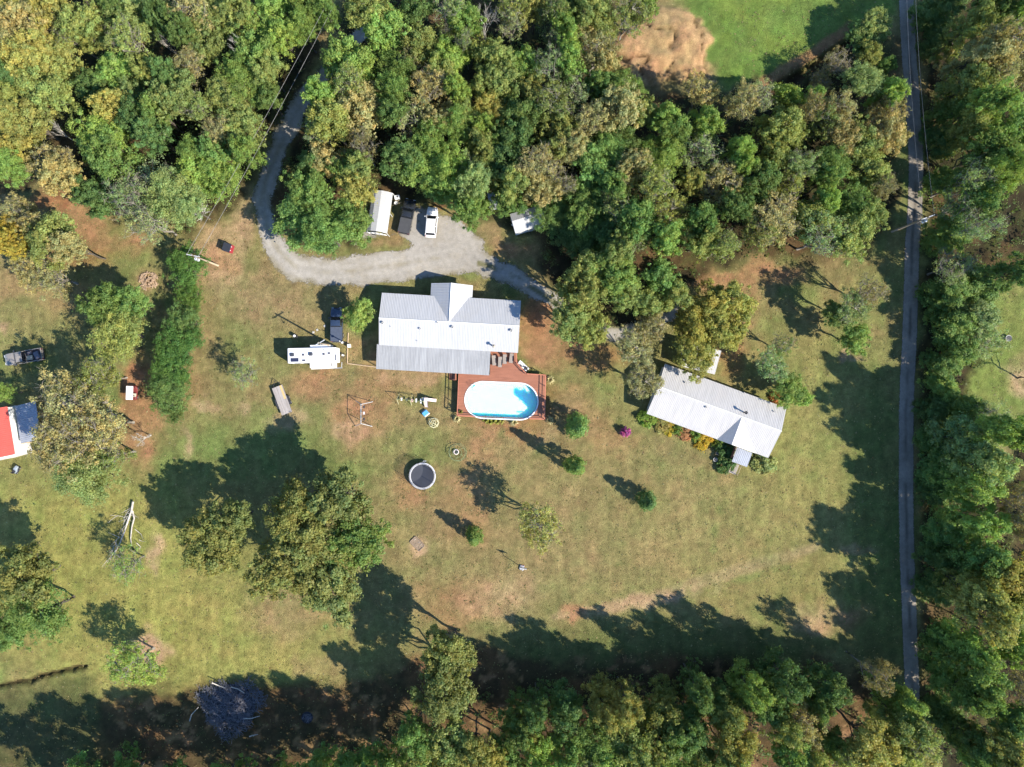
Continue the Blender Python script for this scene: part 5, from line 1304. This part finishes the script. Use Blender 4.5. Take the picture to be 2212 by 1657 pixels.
tb = Vector((bB2.x, bB2.y, 10.3))
wire(tb + Vector((.85, .3, -.1)), W(1977, -20, 11), 'right one of the two wires above the paved lane', .6)
wire(tb + Vector((-.85, -.3, -.1)), W(1958, -20, 11), 'left one of the two wires above the paved lane', .6)
wire(tb + Vector((-.1, -.1, -.7)), P(CPO, 570, 1110, .1), 'guy wire from the lane pole to the left verge', .0)
wire(tb + Vector((0, -.1, -.6)), P(CPO, 1110, 1300, .1), 'guy wire from the lane pole down along the lane', .0)
p = P(C1, 1425, 1152); t = thing('meter_pole', 'short pole with a white meter box left of the main house', 'pole', (p.x, p.y, 0))
MB().tube([(0, 0, -.2), (0, 0, 3.4)], .08, 8).build('pole', DARK, t); MB().box((.12, -.12, 3.1), (.3, .3, .12)).build('bracket', TRIM, t); MB().tube([(0, 0, 3.3), (-.25, .1, 3.45), (-.35, .12, 3.2)], .03, 6).build('weatherhead', STEEL, t)
p = P(C1, 1488, 1205); t = thing('electric_box', 'white square utility box by the short pole left of the main house', 'utility box', (p.x, p.y, 0), .1)
MB().box((0, 0, .35), (.42, .5, .75)).build('cabinet', TRIM, t); MB().box((0, 0, .74), (.46, .54, .04)).build('lid', TRIM, t)
tb2 = Vector((bB.x, bB.y, 8.2)); wire(tb2, (p.x - .5, p.y + .4, 3.45), 'service wire from the camper pole to the short pole', .3, .016)

# landscape timbers
for i, (x0, y0, x1, y1, lb) in enumerate(((1463, 985, 1452, 1230, 'upper timber laid on the ground left of the main house'), (1452, 1240, 1448, 1490, 'lower timber laid on the ground left of the main house'), (1452, 1494, 1915, 1552, 'long timber on the ground ending at the porch corner'))):
    a_, b_ = P(C1, x0, y0), P(C1, x1, y1)
    tag(bevel(MB().tube([(0, 0, .05), (b_ - a_) + Vector((0, 0, .05))], .09, 6).build('landscape_timber', mat('timber_edge', (.42, .31, .20), .85, var=.2), None, loc=a_), .01), lb, 'timber', 'timbers left of the house')
for i, (x, y) in enumerate(((885, 978), (948, 938), (1072, 872))):
    p = P(C1, x, y); tag(bevel(MB().box((0, 0, .02), (.36, .34, .06)).build('paving_slab', CONC, None, loc=p, rz=.4 * i)), ('pale slab nearest the camper pole shadow', 'middle pale slab of the three above the camper', 'pale slab nearest the dark blue pickup')[i], 'slab', 'loose slabs above the camper')
p = P(C1, 585, 1040, .4); t = thing('metal_barrel', 'small barrel with pale lid above the camper trailer', 'barrel', (p.x, p.y, 0))
MB().cyl((0, 0, -.02), .3, .85, 14).build('barrel_body', DARK, t, True); MB().cyl((0, 0, .83), .2, .04, 12).build('lid', TRIM, t); 
# ------------------------------------------------------------------ play things in the yard
GREENP = mat('green_tube', (.20, .26, .13), .5, var=.1)
CREAMT = mat('cream_tube', (.58, .56, .36), .5, var=.08)
STEELT = mat('pale_steel_tube', (.55, .56, .56), .45, .2, var=.08)
PINKP = mat('faded_pink_plastic', (.66, .54, .53), .5, var=.05)
PINK = mat('pink_plastic', (.66, .40, .38), .5, var=.05)
BLUEP = mat('blue_plastic_top', (.09, .33, .60), .5, var=.06)
# A-frame swing on the sand patch
a_, b_ = P(C4, 392, 300, 2.6), P(C4, 392, 572, 2.6)
t = thing('garden_swing', 'pale steel A-frame swing on the sandy patch', 'swing', ((a_ + b_) / 2).xy.to_3d())
R = lambda v: Vector(v) - Vector((t.location.x, t.location.y, 0))
MB().tube([R(a_), R(b_)], .045, 6).build('top_beam', STEELT, t)
for e, f1, f2 in ((a_, (560, 262), (318, 246)), (b_, (552, 612), (310, 606))):
    for f in (f1, f2): MB().tube([R(e), R(P(C4, *f))], .055, 6).build('leg', STEELT, t)
for i, (k, c) in enumerate(((.15, DARK), (.48, PINKP), (.8, DARK))):
    s_ = R(a_.lerp(b_, k)); sw = MB().box((s_.x + .05, s_.y, .55), (.3, .45, .05)).build('swing_seat', c, t)
    for dy in (-.2, .2): MB().tube([(s_.x, s_.y + dy, 2.58), (s_.x + .05, s_.y + dy, .57)], .012, 4).build('chain', STEELT, sw)
# long swing set with slides
a_, b_ = P(CP, 470, 320, 2.1), P(CP, 1400, 400, 2.1)
t = thing('swing_set', 'long pale metal swing set between sand patch and slides', 'swing set', ((a_ + b_) / 2).xy.to_3d())
R = lambda v: Vector(v) - Vector((t.location.x, t.location.y, 0))
MB().tube([R(a_), R(b_)], .04, 6).build('top_beam', GREENP, t)
nrm = (b_ - a_).cross(Vector((0, 0, 1))).normalized()
for k in (0, .5, 1):
    for s_ in (-1, 1):
        e = a_.lerp(b_, k); MB().tube([R(e), R((e.x, e.y, 0)) + nrm * s_ * .85 + Vector((0, 0, -.03))], .035, 6).build('leg', CREAMT, t)
for k, m_, w_ in ((.12, TRIM, .5), (.33, DARK, .4), (.68, TRIM, .6), (.86, TRIM, .8)):
    e = R(a_.lerp(b_, k)); sw = MB().box((e.x, e.y, .5), (.24, w_, .05)).build('swing_seat', m_, t)
    for dy in (-.2, .2): MB().tube([(e.x, e.y + dy, 2.08), (e.x, e.y + dy, .52)], .012, 4).build('chain', STEELT, sw)
e = R(P(CP, 1000, 365, .6)); MB().tube([(e.x + .16 * math.cos(k * .628), e.y + .16 * math.sin(k * .628), .5) for k in range(10)], .07, 6, closed=True).build('ring_seat', PINK, t, True)
# two slides meeting at one ladder platform
pc_ = P(CP, 1495, 330, 1.2)
t = thing('corner_slide', 'faded pink corner slide with two chutes at the end of the swing set', 'slide', (pc_.x, pc_.y, 0))
R = lambda v: Vector(v) - Vector((pc_.x, pc_.y, 0))
MB().box((0, 0, 1.18), (.6, .55, .06)).build('platform', PINKP, t)
for f in ((1850, 372), (1508, 600)):
    e = R(P(CP, *f, .12)); d_ = Vector((e.x, e.y, 0)).normalized(); n_ = Vector((-d_.y, d_.x, 0)) * .24
    s0 = d_ * .25 + Vector((0, 0, 1.2)); s1 = d_ * .9 + Vector((0, 0, .62)); s2 = Vector((e.x, e.y, .18))
    v_ = []
    for q_ in (s0, s1, s2): v_ += [q_ - n_ * 1.05 + Vector((0, 0, .14)), q_ - n_, q_ + n_, q_ + n_ * 1.05 + Vector((0, 0, .14))]
    v_ += [x_ - Vector((0, 0, .04)) for x_ in v_]
    f_ = [(r_ * 4 + k, r_ * 4 + k + 1, r_ * 4 + k + 5, r_ * 4 + k + 4) for r_ in range(2) for k in range(3)]
    f_ += [tuple(12 + i for i in q_[::-1]) for q_ in f_] + [(0, 4, 16, 12), (4, 8, 20, 16), (3, 15, 19, 7), (7, 19, 23, 11), (0, 12, 13, 1), (1, 13, 14, 2), (2, 14, 15, 3), (8, 9, 21, 20), (9, 10, 22, 21), (10, 11, 23, 22)]
    MB().add(v_, f_).build('chute', PINKP, t)
lad = MB().tube([(-.3, .25, 1.2), (-.75, .3, -.03)], .03, 5).build('ladder_rail', TRIM, t); MB().tube([(-.3, -.25, 1.2), (-.75, -.2, -.03)], .03, 5).build('ladder_rail', TRIM, t)
for i in range(4): MB().box((-.38 - .09 * i, .03, .97 - .24 * i), (.1, .48, .03)).build('ladder_step', TRIM, t)
MB().tube([(-.25, -.3, 1.2), (-.45, -.35, 1.6), (-.3, -.3, 1.75), (0, -.28, 1.5)], .025, 5).build('hand_loop', TRIM, t)
# blue playhouse table
p = P(CP, 1470, 810, .5); t = thing('play_table', 'blue plastic play table with white side beside the slides', 'play table', (p.x, p.y, 0), math.radians(38))
bevel(MB().box((0, 0, .5), (.95, .7, .08)).build('table_top', BLUEP, t), .03)
MB().box((.05, -.42, .32), (.95, .18, .05)).build('bench', TRIM, t); MB().box((0, .42, .3), (.8, .16, .05)).build('bench', mat('pale_blue_plastic', (.4, .5, .6), .5), t)
for sx in (-.38, .38):
    for sy in (-.25, .25): MB().box((sx, sy, .22), (.09, .09, .5), taper=.8).build('leg', BLUEP, t)
# cream climbing dome
def dome(name, label, c, r, hgt, m_, tr_, rows=3, n=10, cat='climbing dome'):
    t = thing(name, label, cat, (c.x, c.y, 0))
    def pt(k, j): e = math.pi / 2 * k / rows; return Vector((math.cos(e) * r * math.cos(6.2832 * j / n), math.cos(e) * r * math.sin(6.2832 * j / n), math.sin(e) * hgt))
    for k in range(rows):
        w_ = MB().tube([pt(k, j) for j in range(n)], tr_, 5, closed=True).build('hoop', m_, t)
    for j in range(0, n, 2):
        w_ = MB().tube([pt(0, j), pt(1, j + 1), pt(2, j + 1.5), pt(rows, 0)], tr_, 5).build('strut', m_, t)
        w_ = MB().tube([pt(0, j), pt(1, j - 1), pt(2, j - .5)], tr_, 5).build('strut', m_, t)
    return t
dome('climbing_dome', 'cream-coloured round climbing dome beside the play table', P(CP, 1750, 1150, .5), .84, .95, CREAMT, .04, 3, 8)
dome('net_dome', 'thin dark green climbing dome around the white-rimmed ring', P(C4, 1762, 985, .6), 1.5, 1.35, GREENP, .022, 3, 10)
p = P(C4, 1745, 975, .2); t = thing('fire_ring', 'white-rimmed round ring inside the thin climbing dome', 'fire ring', (p.x, p.y, 0))
MB().tube([(.38 * math.cos(k * .3927), .38 * math.sin(k * .3927), .25) for k in range(16)], .085, 6, closed=True).build('rim', mat('pale_pink_rim', (.68, .60, .58), .6), t, True)
MB().cyl((0, 0, -.02), .36, .16, 14).build('ash_bed', DARK, t)
# trampoline
pz = .85; p = P(C4, 1265, 1318, pz); t = thing('trampoline', 'round trampoline with pale padded rim and dark mat', 'trampoline', (p.x, p.y, 0))
MB().cyl((0, 0, pz - .03), 1.86, .03, 40).build('jumping_mat', mat('trampoline_mat', (.045, .05, .065), .6, var=.1, scale=1), t)
def annulus(r0, r1, z0, z1, n=40):
    v_ = [(r_ * math.cos(6.2832 * i / n), r_ * math.sin(6.2832 * i / n), z_) for r_, z_ in ((r0, z0), (r1, z0), (r1, z1), (r0, z1)) for i in range(n)]
    return MB().add(v_, [(k * n + i, k * n + (i + 1) % n, ((k + 1) % 4) * n + (i + 1) % n, ((k + 1) % 4) * n + i) for k in range(4) for i in range(n)])
annulus(1.88, 2.18, pz - .02, pz + .05).build('rim_pad', mat('rim_pad', (.52, .52, .54), .6, var=.06), t)
NET = bpy.data.materials.new('safety_net'); NET.use_nodes = True
NET.node_tree.nodes['Principled BSDF'].inputs['Base Color'].default_value = (.03, .03, .035, 1); NET.node_tree.nodes['Principled BSDF'].inputs['Alpha'].default_value = .22
annulus(2.0, 2.01, pz + .06, pz + 1.8).build('safety_net', NET, t)
for k in range(8):
    a_ = 6.2832 * (k + .3) / 8; x, y = 2.22 * math.cos(a_), 2.22 * math.sin(a_)
    po = MB().tube([(x, y, -.03), (x, y, pz + 1.85)], .03, 6).build('net_pole', DARK, t)
    MB().cyl((x, y, pz + 1.83), .045, .06, 8).build('pole_cap', DARK, po)
lad = MB().box((.3, 2.35, .5), (.5, .06, .05)).box((.3, 2.42, .25), (.5, .06, .05)).tube([(.05, 2.3, .85), (.05, 2.45, -.02)], .02, 4).tube([(.55, 2.3, .85), (.55, 2.45, -.02)], .02, 4).build('ladder', STEELT, t)
# basketball hoop
p = W(1128, 1222); t = thing('basketball_hoop', 'free-standing basketball hoop with white backboard in the lawn', 'basketball hoop', (p.x, p.y, 0), math.radians(-10))
MB().tube([(0, -.25, 0), (0, -.05, 2.9)], .05, 8).build('post', STEELT, t)
MB().box((0, .42, 3.2), (1.15, .05, .8)).build('backboard', TRIM, t)
MB().tube([(0, -.05, 2.85), (0, .4, 3.1)], .04, 6).build('arm', STEELT, t)
MB().tube([(.23 * math.cos(k * .524), .7 + .23 * math.sin(k * .524), 3.0) for k in range(12)], .015, 5, closed=True).build('rim', mat('orange_rim', (.5, .12, .03), .5), t)
bevel(MB().box((0, -.3, .12), (.8, .9, .26), taper=.8).build('base', mat('grey_base', (.3, .3, .32), .6), t), .05)
# stone-edged bed
c = P(CFB, 780, 770); t = thing('raised_bed', 'small rectangular bed edged with stones on a sandy patch', 'garden bed', (c.x, c.y, 0), math.radians(-45))
BRK = mat('brown_stone', (.30, .23, .17), .9, var=.2, bump=.3); PALE = mat('pale_stone', (.52, .44, .36), .9, var=.15)
bl, bw_ = 2.15, 1.35
MB().box((0, 0, .0), (bl - .1, bw_ - .1, .12)).build('soil', mat('brown_soil', (.22, .165, .115), .95, var=.2, scale=5, bump=.4), t)
rj = random.Random(21)
def stone(x, y, w_, d_, h_, a_, m_, nm):
    o = MB().box((0, 0, 0), (w_, d_, h_), taper=.8).build(nm, m_, t, loc=(x, y, h_ / 2 - .02), rz=a_); bevel(o, .03)
for i in range(9):
    for s_ in (-1, 1): stone(-bl / 2 + .13 + i * (bl - .26) / 8 * 1.0, s_ * bw_ / 2, .22, .15, .18 + rj.uniform(-.04, .04), rj.uniform(-.1, .1), BRK, 'edge_stone')
for i in range(5):
    for s_ in (-1, 1): stone(s_ * bl / 2, -bw_ / 2 + .2 + i * (bw_ - .4) / 4, .15, .22, .18 + rj.uniform(-.04, .04), rj.uniform(-.1, .1), BRK, 'edge_stone')
for i in range(16): stone(rj.uniform(-.9, .9), rj.uniform(-.5, .5), rj.uniform(.1, .3), rj.uniform(.07, .14), .16, rj.uniform(0, 3), PALE if i % 2 else BRK, 'inner_stone')

# ------------------------------------------------------------------ garden plants
def blades(name, label, cat, px, py, R_, n, hgt, col, seed, group=None, wide=.06):
    rj = random.Random(seed); b_ = W(px, py)
    t = thing(name, label, cat, (b_.x, b_.y, -.03), 0, group)
    v_, f_ = [], []
    for i in range(n):
        a_ = rj.random() * 6.283; L_ = R_ * rj.uniform(.6, 1.1); h_ = hgt * rj.uniform(.6, 1.1); d_ = Vector((math.cos(a_), math.sin(a_), 0)); s_ = Vector((-d_.y, d_.x, 0)) * wide * rj.uniform(.7, 1.3)
        k = len(v_)
        v_ += [d_ * .03 - s_, d_ * .03 + s_, d_ * L_ * .5 - s_ + Vector((0, 0, h_)), d_ * L_ * .5 + s_ + Vector((0, 0, h_)), d_ * L_ + Vector((0, 0, h_ * .55))]
        f_ += [(k, k + 1, k + 3, k + 2), (k + 2, k + 3, k + 4)]
    lm = mat('blade_' + name + str(seed), col, .6, var=.25, scale=4)
    o = MB().add(v_, f_).build('leaves', lm, t); o['kind'] = 'stuff'
YG = LC(150, 152, 66, .7); PAL = LC(206, 196, 140, .7)
for i, (x, y) in enumerate(((860, 1320), (930, 1350), (990, 1330), (1060, 1345), (1130, 1335))):
    blades('strap_leaf_plant', ORD[i + 1] + ' yellow-green strap-leaved plant along the lower pool edge', 'plant', *C3(x, y), .75, 46, .85, YG, 300 + i, 'plants along the lower pool edge')
for i, (x, y, lb) in enumerate(((390, 1300, 'pale grassy clump at the lower left corner of the deck'), (1930, 660, 'pale grassy clump at the upper right corner of the deck'), (1920, 1330, 'dry grassy clump at the lower right corner of the deck'), (1340, 1360, 'dry tuft below the right part of the pool'))):
    blades('grass_clump', lb, 'plant', *C3(x, y), .85, 60, .8, PAL, 320 + i, 'pale grass clumps around the deck', .035)
blades('potted_plant', 'yellow-green plant on the lower left corner of the deck', 'plant', *C3(460, 1180), .45, 50, 1.75, YG, 340, None, .05)
def bush(px, py, rpx, h, col, lb, group=None, cat='shrub'): return place_tree(px, py, rpx, 'g', h, 'bush', lb, group, cat, col=col)
bush(1352, 933, 11, 1.7, LC(206, 112, 184, .9), 'bright pink flowering bush alone in the lawn', cat='flowering bush')
for (x, y, r, h, c, lb) in ((185, 940, 26, 1.5, LC(120, 140, 60), 'green bush at the lower left corner of the second house'), (455, 1070, 17, 1.0, LC(190, 170, 60, .9), 'small yellow flowering mound below the second house'), (375, 1020, 22, 1.2, LC(150, 146, 90), 'pale tangled shrub left of the small yellow mound'), (860, 1195, 24, 1.2, LC(196, 170, 60, .9), 'large yellow flowering mound in front of the second house'), (790, 1150, 18, 1.3, LC(110, 130, 60), 'green shrub beside the large yellow mound'), (660, 1120, 18, .9, LC(160, 120, 84), 'brown dried shrub between the yellow mounds'), (540, 1060, 18, 1.2, LC(96, 118, 56), 'green shrub right of the small yellow mound'), (1090, 1255, 18, 1.3, LC(120, 136, 60), 'green shrub at the porch corner of the second house'), (1150, 1330, 26, 1.8, LC(74, 96, 52), 'dark shrub left of the porch of the second house'), (1160, 1500, 24, 1.6, LC(80, 104, 54), 'dark shrub below the porch of the second house'), (1640, 1490, 30, 1.4, LC(150, 164, 104, .95), 'pale airy shrub right of the porch of the second house'), (1790, 680, 16, 1.2, LC(160, 110, 66), 'orange shrub behind the right end of the second house')):
    px, py = C5(x, y); bush(px, py, r, h, c, lb, 'shrubs around the second house')
p = P(C5, 1018, 1445, .4); t = thing('garden_pot', 'white round pot left of the porch of the second house', 'pot', (p.x, p.y, 0))
MB().cyl((0, 0, 0), .25, .5, 12, .34).build('pot_body', TRIM, t, True)
MB().cyl((0, 0, .42), .29, .1, 12).build('soil', DARK, t)
p = P(C5, 1060, 1330, .4); t = thing('garden_planter', 'wooden planter against the porch of the second house', 'planter', (p.x, p.y, 0), -.35)
MB().box((0, 0, .25), (.5, 1.6, .5)).build('planter_box', TANWOOD, t); MB().box((0, 0, .5), (.4, 1.5, .06)).build('soil', DARK, t)
p = W(2175, 731); t = thing('white_planter', 'small white tub in the lawn at the right edge', 'tub', (p.x, p.y, 0))
MB().cyl((0, 0, -.02), .4, .5, 12, .5).build('tub_body', TRIM, t, True); MB().cyl((0, 0, .44), .44, .06, 12).build('soil', DARK, t)

# ------------------------------------------------------------------ dead wood
def dead_at(px, py, h, s, label, seed, name='dead_tree', m_=DEADW, spread=.9, depth=4, base=True):
    b_ = W(px, py) if base else W(px, py, h * .6)
    t = thing(name, label, 'tree', (b_.x, b_.y, 0), 0, 'dead trees in the open')
    bare_tree(seed, h, spread, depth, .13 * s).build('trunk', m_, t, True)
dead_at(2198, 817, 7.5, 1.2, 'leafless dark tree at the right edge lawn', 401, m_=BARK)
dead_at(*C6(1500, 1180), 5.0, .8, 'small white leafless tree at the lower end of the clay path', 402)
GREYLIMB = mat('weathered_limb', (.40, .37, .33), .9, var=.3, scale=4)
def ST(pts, rs, parent, nm='limb', m_=GREYLIMB): return MB().tube(pts, rs, 7).build(nm, m_, parent, True)
c = P(CDT, 900, 700); t = thing('fallen_tree', 'fallen grey tree limbs lying in the lower left lawn', 'fallen tree', (c.x, c.y, 0))
R = lambda x, y, z=.25: P(CDT, x, y) - Vector((c.x, c.y, 0)) + Vector((0, 0, z))
ST([R(1040, 150, .4), R(1010, 320, .4), R(960, 470, .45), R(880, 720, .5), R(800, 930, .5), R(680, 1120, .45), R(540, 1320, .3)], [.17, .18, .16, .13, .10, .07, .03], t)
ST([R(1030, 330, .4), R(1060, 470, .4), R(1015, 640, .4), R(990, 850, .35), R(1005, 1000, .3)], [.13, .13, .11, .09, .05], t)
rj = random.Random(33)
for pts in (((760, 410), (690, 450), (570, 550)), ((1070, 680), (1200, 770), (1250, 880)), ((1120, 930), (1180, 1020), (1150, 1080)), ((800, 820), (700, 900), (620, 1000)), ((720, 1070), (640, 1170), (610, 1330)), ((960, 330), (880, 430), (850, 620)), ((780, 960), (700, 1100), (660, 1300)), ((650, 1180), (560, 1250), (460, 1390)), ((790, 820), (650, 770), (580, 740)), ((900, 560), (830, 440), (620, 400)), ((1150, 880), (1200, 910), (1300, 905))):
    ST([R(x, y, rj.uniform(.15, .7)) for x, y in pts], [.05, .04, .02], t, 'branch')
for i in range(26):
    k = rj.random(); x0, y0 = (1040 - 400 * k + rj.uniform(-40, 40), 250 + 900 * k)
    a2 = rj.uniform(.3, 2.9); l2 = rj.uniform(90, 260)
    ST([R(x0, y0, .4), R(x0 + math.cos(a2) * l2 * .5, y0 + math.sin(a2) * l2 * .5, rj.uniform(.3, .9)), R(x0 + math.cos(a2) * l2 + rj.uniform(-30, 30), y0 + math.sin(a2) * l2, rj.uniform(.1, 1.0))], [.035, .028, .012], t, 'branch')
c = W(433, 458, 1.0); t = thing('white_dead_bush', 'white leafless dead bush at the edge of the left woods', 'dead bush', (c.x, c.y, 0))
rj = random.Random(44); w_ = MB()
for i in range(70):
    a_ = rj.random() * 6.283; L_ = rj.uniform(.7, 1.7); d_ = Vector((math.cos(a_) * L_, math.sin(a_) * L_, rj.uniform(.5, 2.2)))
    w_.tube(wander((0, 0, .0), d_, rj, 3, .1), [.04, .035, .03, .012], 4)
o = w_.build('branches', mat('bleached_wood', (.60, .58, .56), .8), t); o['kind'] = 'stuff'
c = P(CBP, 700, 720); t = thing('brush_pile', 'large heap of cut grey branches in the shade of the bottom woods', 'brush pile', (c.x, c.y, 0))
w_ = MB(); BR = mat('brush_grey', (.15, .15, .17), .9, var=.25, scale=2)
for i in range(1300):
    a_ = rj.random() * 6.283; r_ = (4.9 + .9 * math.sin(3 * a_) + .5 * math.sin(7 * a_ + 1)) * math.sqrt(rj.random()); x, y = r_ * math.cos(a_), r_ * math.sin(a_) * .92
    zt = 1.6 * (1 - (r_ / 5.2) ** 2) * rj.random() ** .5
    b_ = rj.random() * 6.283; L_ = rj.uniform(.5, 1.9)
    d_ = Vector((math.cos(b_) * L_, math.sin(b_) * L_, rj.uniform(-.35, .35)))
    p_ = Vector((x, y, max(.05, zt)))
    w_.tube(wander(p_ - d_ * .5, p_ + d_ * .5, rj, 2, .12), [.035, .028, .012], 3)
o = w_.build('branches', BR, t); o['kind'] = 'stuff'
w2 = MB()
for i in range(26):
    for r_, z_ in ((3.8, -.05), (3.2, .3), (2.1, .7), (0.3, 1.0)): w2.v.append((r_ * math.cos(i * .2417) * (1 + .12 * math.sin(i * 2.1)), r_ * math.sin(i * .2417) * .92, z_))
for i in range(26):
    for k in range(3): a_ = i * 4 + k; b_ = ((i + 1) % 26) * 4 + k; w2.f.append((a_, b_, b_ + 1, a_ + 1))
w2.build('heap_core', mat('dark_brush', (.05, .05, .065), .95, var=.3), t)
for pts in (((440, 320), (560, 370), (660, 405)), ((740, 385), (850, 420), (950, 480)), ((930, 880), (1050, 880), (1190, 840)), ((1000, 1195), (1070, 1175), (1140, 1160)), ((60, 950), (120, 820), (230, 700))):
    ST([P(CBP, x, y) - Vector((c.x, c.y, 0)) + Vector((0, 0, 1.0 if 300 < y < 900 else .3)) for x, y in pts], [.09, .08, .05], t, 'limb')
c = P(CBP, 1905, 910); t = thing('burn_ring', 'small round burn pit with twigs beside the brush pile', 'burn pit', (c.x, c.y, 0))
w_ = MB()
for i in range(60):
    a_ = rj.random() * 6.283; r_ = rj.uniform(0, .7); b_ = rj.random() * 6.283; p_ = Vector((r_ * math.cos(a_), r_ * math.sin(a_), .08 + .2 * rj.random())); d_ = Vector((math.cos(b_), math.sin(b_), .1)) * .35
    w_.tube([p_ - d_, p_ + d_], [.03, .012], 3)
MB().cyl((0, 0, -.03), .95, .06, 18).build('ash', mat('dark_ash', (.03, .03, .038), .95), t)
w_.build('twigs', BR, t)['kind'] = 'stuff'
w_ = MB(); c = P(tile(0, 1), 965, 165); t = thing('wood_chip_heap', 'pile of pale orange split wood on the dry lawn left of the hedge', 'wood pile', (c.x, c.y, 0))
CHIP = mat('fresh_wood', (.34, .24, .16), .85, var=.3, scale=2)
for i in range(110):
    r_ = 1.5 * math.sqrt(rj.random()); a_ = rj.random() * 6.283; b_ = rj.random() * 3.14
    w_.box((r_ * math.cos(a_), r_ * math.sin(a_), .08 + rj.random() * .55 * (1 - r_ / 1.7)), (.45, .14, .13), b_)
w_.build('split_logs', CHIP, t)['kind'] = 'stuff'

# ------------------------------------------------------------------ grass tufts and fallen leaves, uncountable
rng = np.random.default_rng(909)
n_ = 34000
tx, ty = rng.uniform(-84, 84, n_), rng.uniform(-63, 63, n_)
dens = fbm(tx, ty, 3.0, 501, 3)
ok = dens + rng.random(n_) * .5 > .62
fmx = np.full(n_, 1e9)
for f in FOREST: fmx = np.minimum(fmx, poly_dist(tx, ty, f))
ok &= fmx > -1
bad = seg_dist(tx, ty, [(700, 160, 24), (640, 238, 26), (575, 385, 26), (565, 435, 28), (577, 490, 28), (603, 545, 30), (645, 582, 34), (720, 590, 37), (900, 566, 44), (985, 548, 50), (1060, 576, 28), (1190, 648, 20)])
bad = np.minimum(bad, seg_dist(tx, ty, [(1957, 0, 20), (1979, 330, 20), (1957, 1000, 20), (1978, 1690, 20)]))
bad = np.minimum(bad, poly_dist(tx, ty, [(800, 600), (1130, 620), (1190, 800), (1190, 920), (985, 910), (985, 810), (805, 800)]))
bad = np.minimum(bad, poly_dist(tx, ty, [(1435, 780), (1715, 870), (1680, 1000), (1385, 890)]))
bad = np.minimum(bad, poly_dist(tx, ty, clay_p)); bad = np.minimum(bad, seg_dist(tx, ty, [(605, 830, 18), (615, 890, 18)])); bad = np.minimum(bad, seg_dist(tx, ty, [(910, 1026, 30), (912, 1027, 30)]))
ok &= bad > .2
tx, ty = tx[ok], ty[ok]
cen = np.stack([tx, ty, np.full(len(tx), .01)], 1)
co, q, k_ = leaves(cen, .08 + .12 * rng.random(len(tx)), np.full(len(tx), 3), .17, rng, .25, 2.4, .4)
co[:, 2] = np.maximum(co[:, 2], -.03)
tone = rng.random(len(tx))
base = np.where(tone[:, None] < .45, A(206, 190, 140), np.where(tone[:, None] < .94, A(146, 152, 92), A(160, 128, 90)))
k_ = k_ * np.repeat(base, 12, 0) / .25
me = leaf_mesh('grass_tufts', [(co, q, k_)])
gt = link('grass_tufts', me); gt.color = (.25, .25, .25, 1)
tag(gt, 'grass tufts, dry blades and fallen leaves over the lawns', 'grass', kind='stuff')
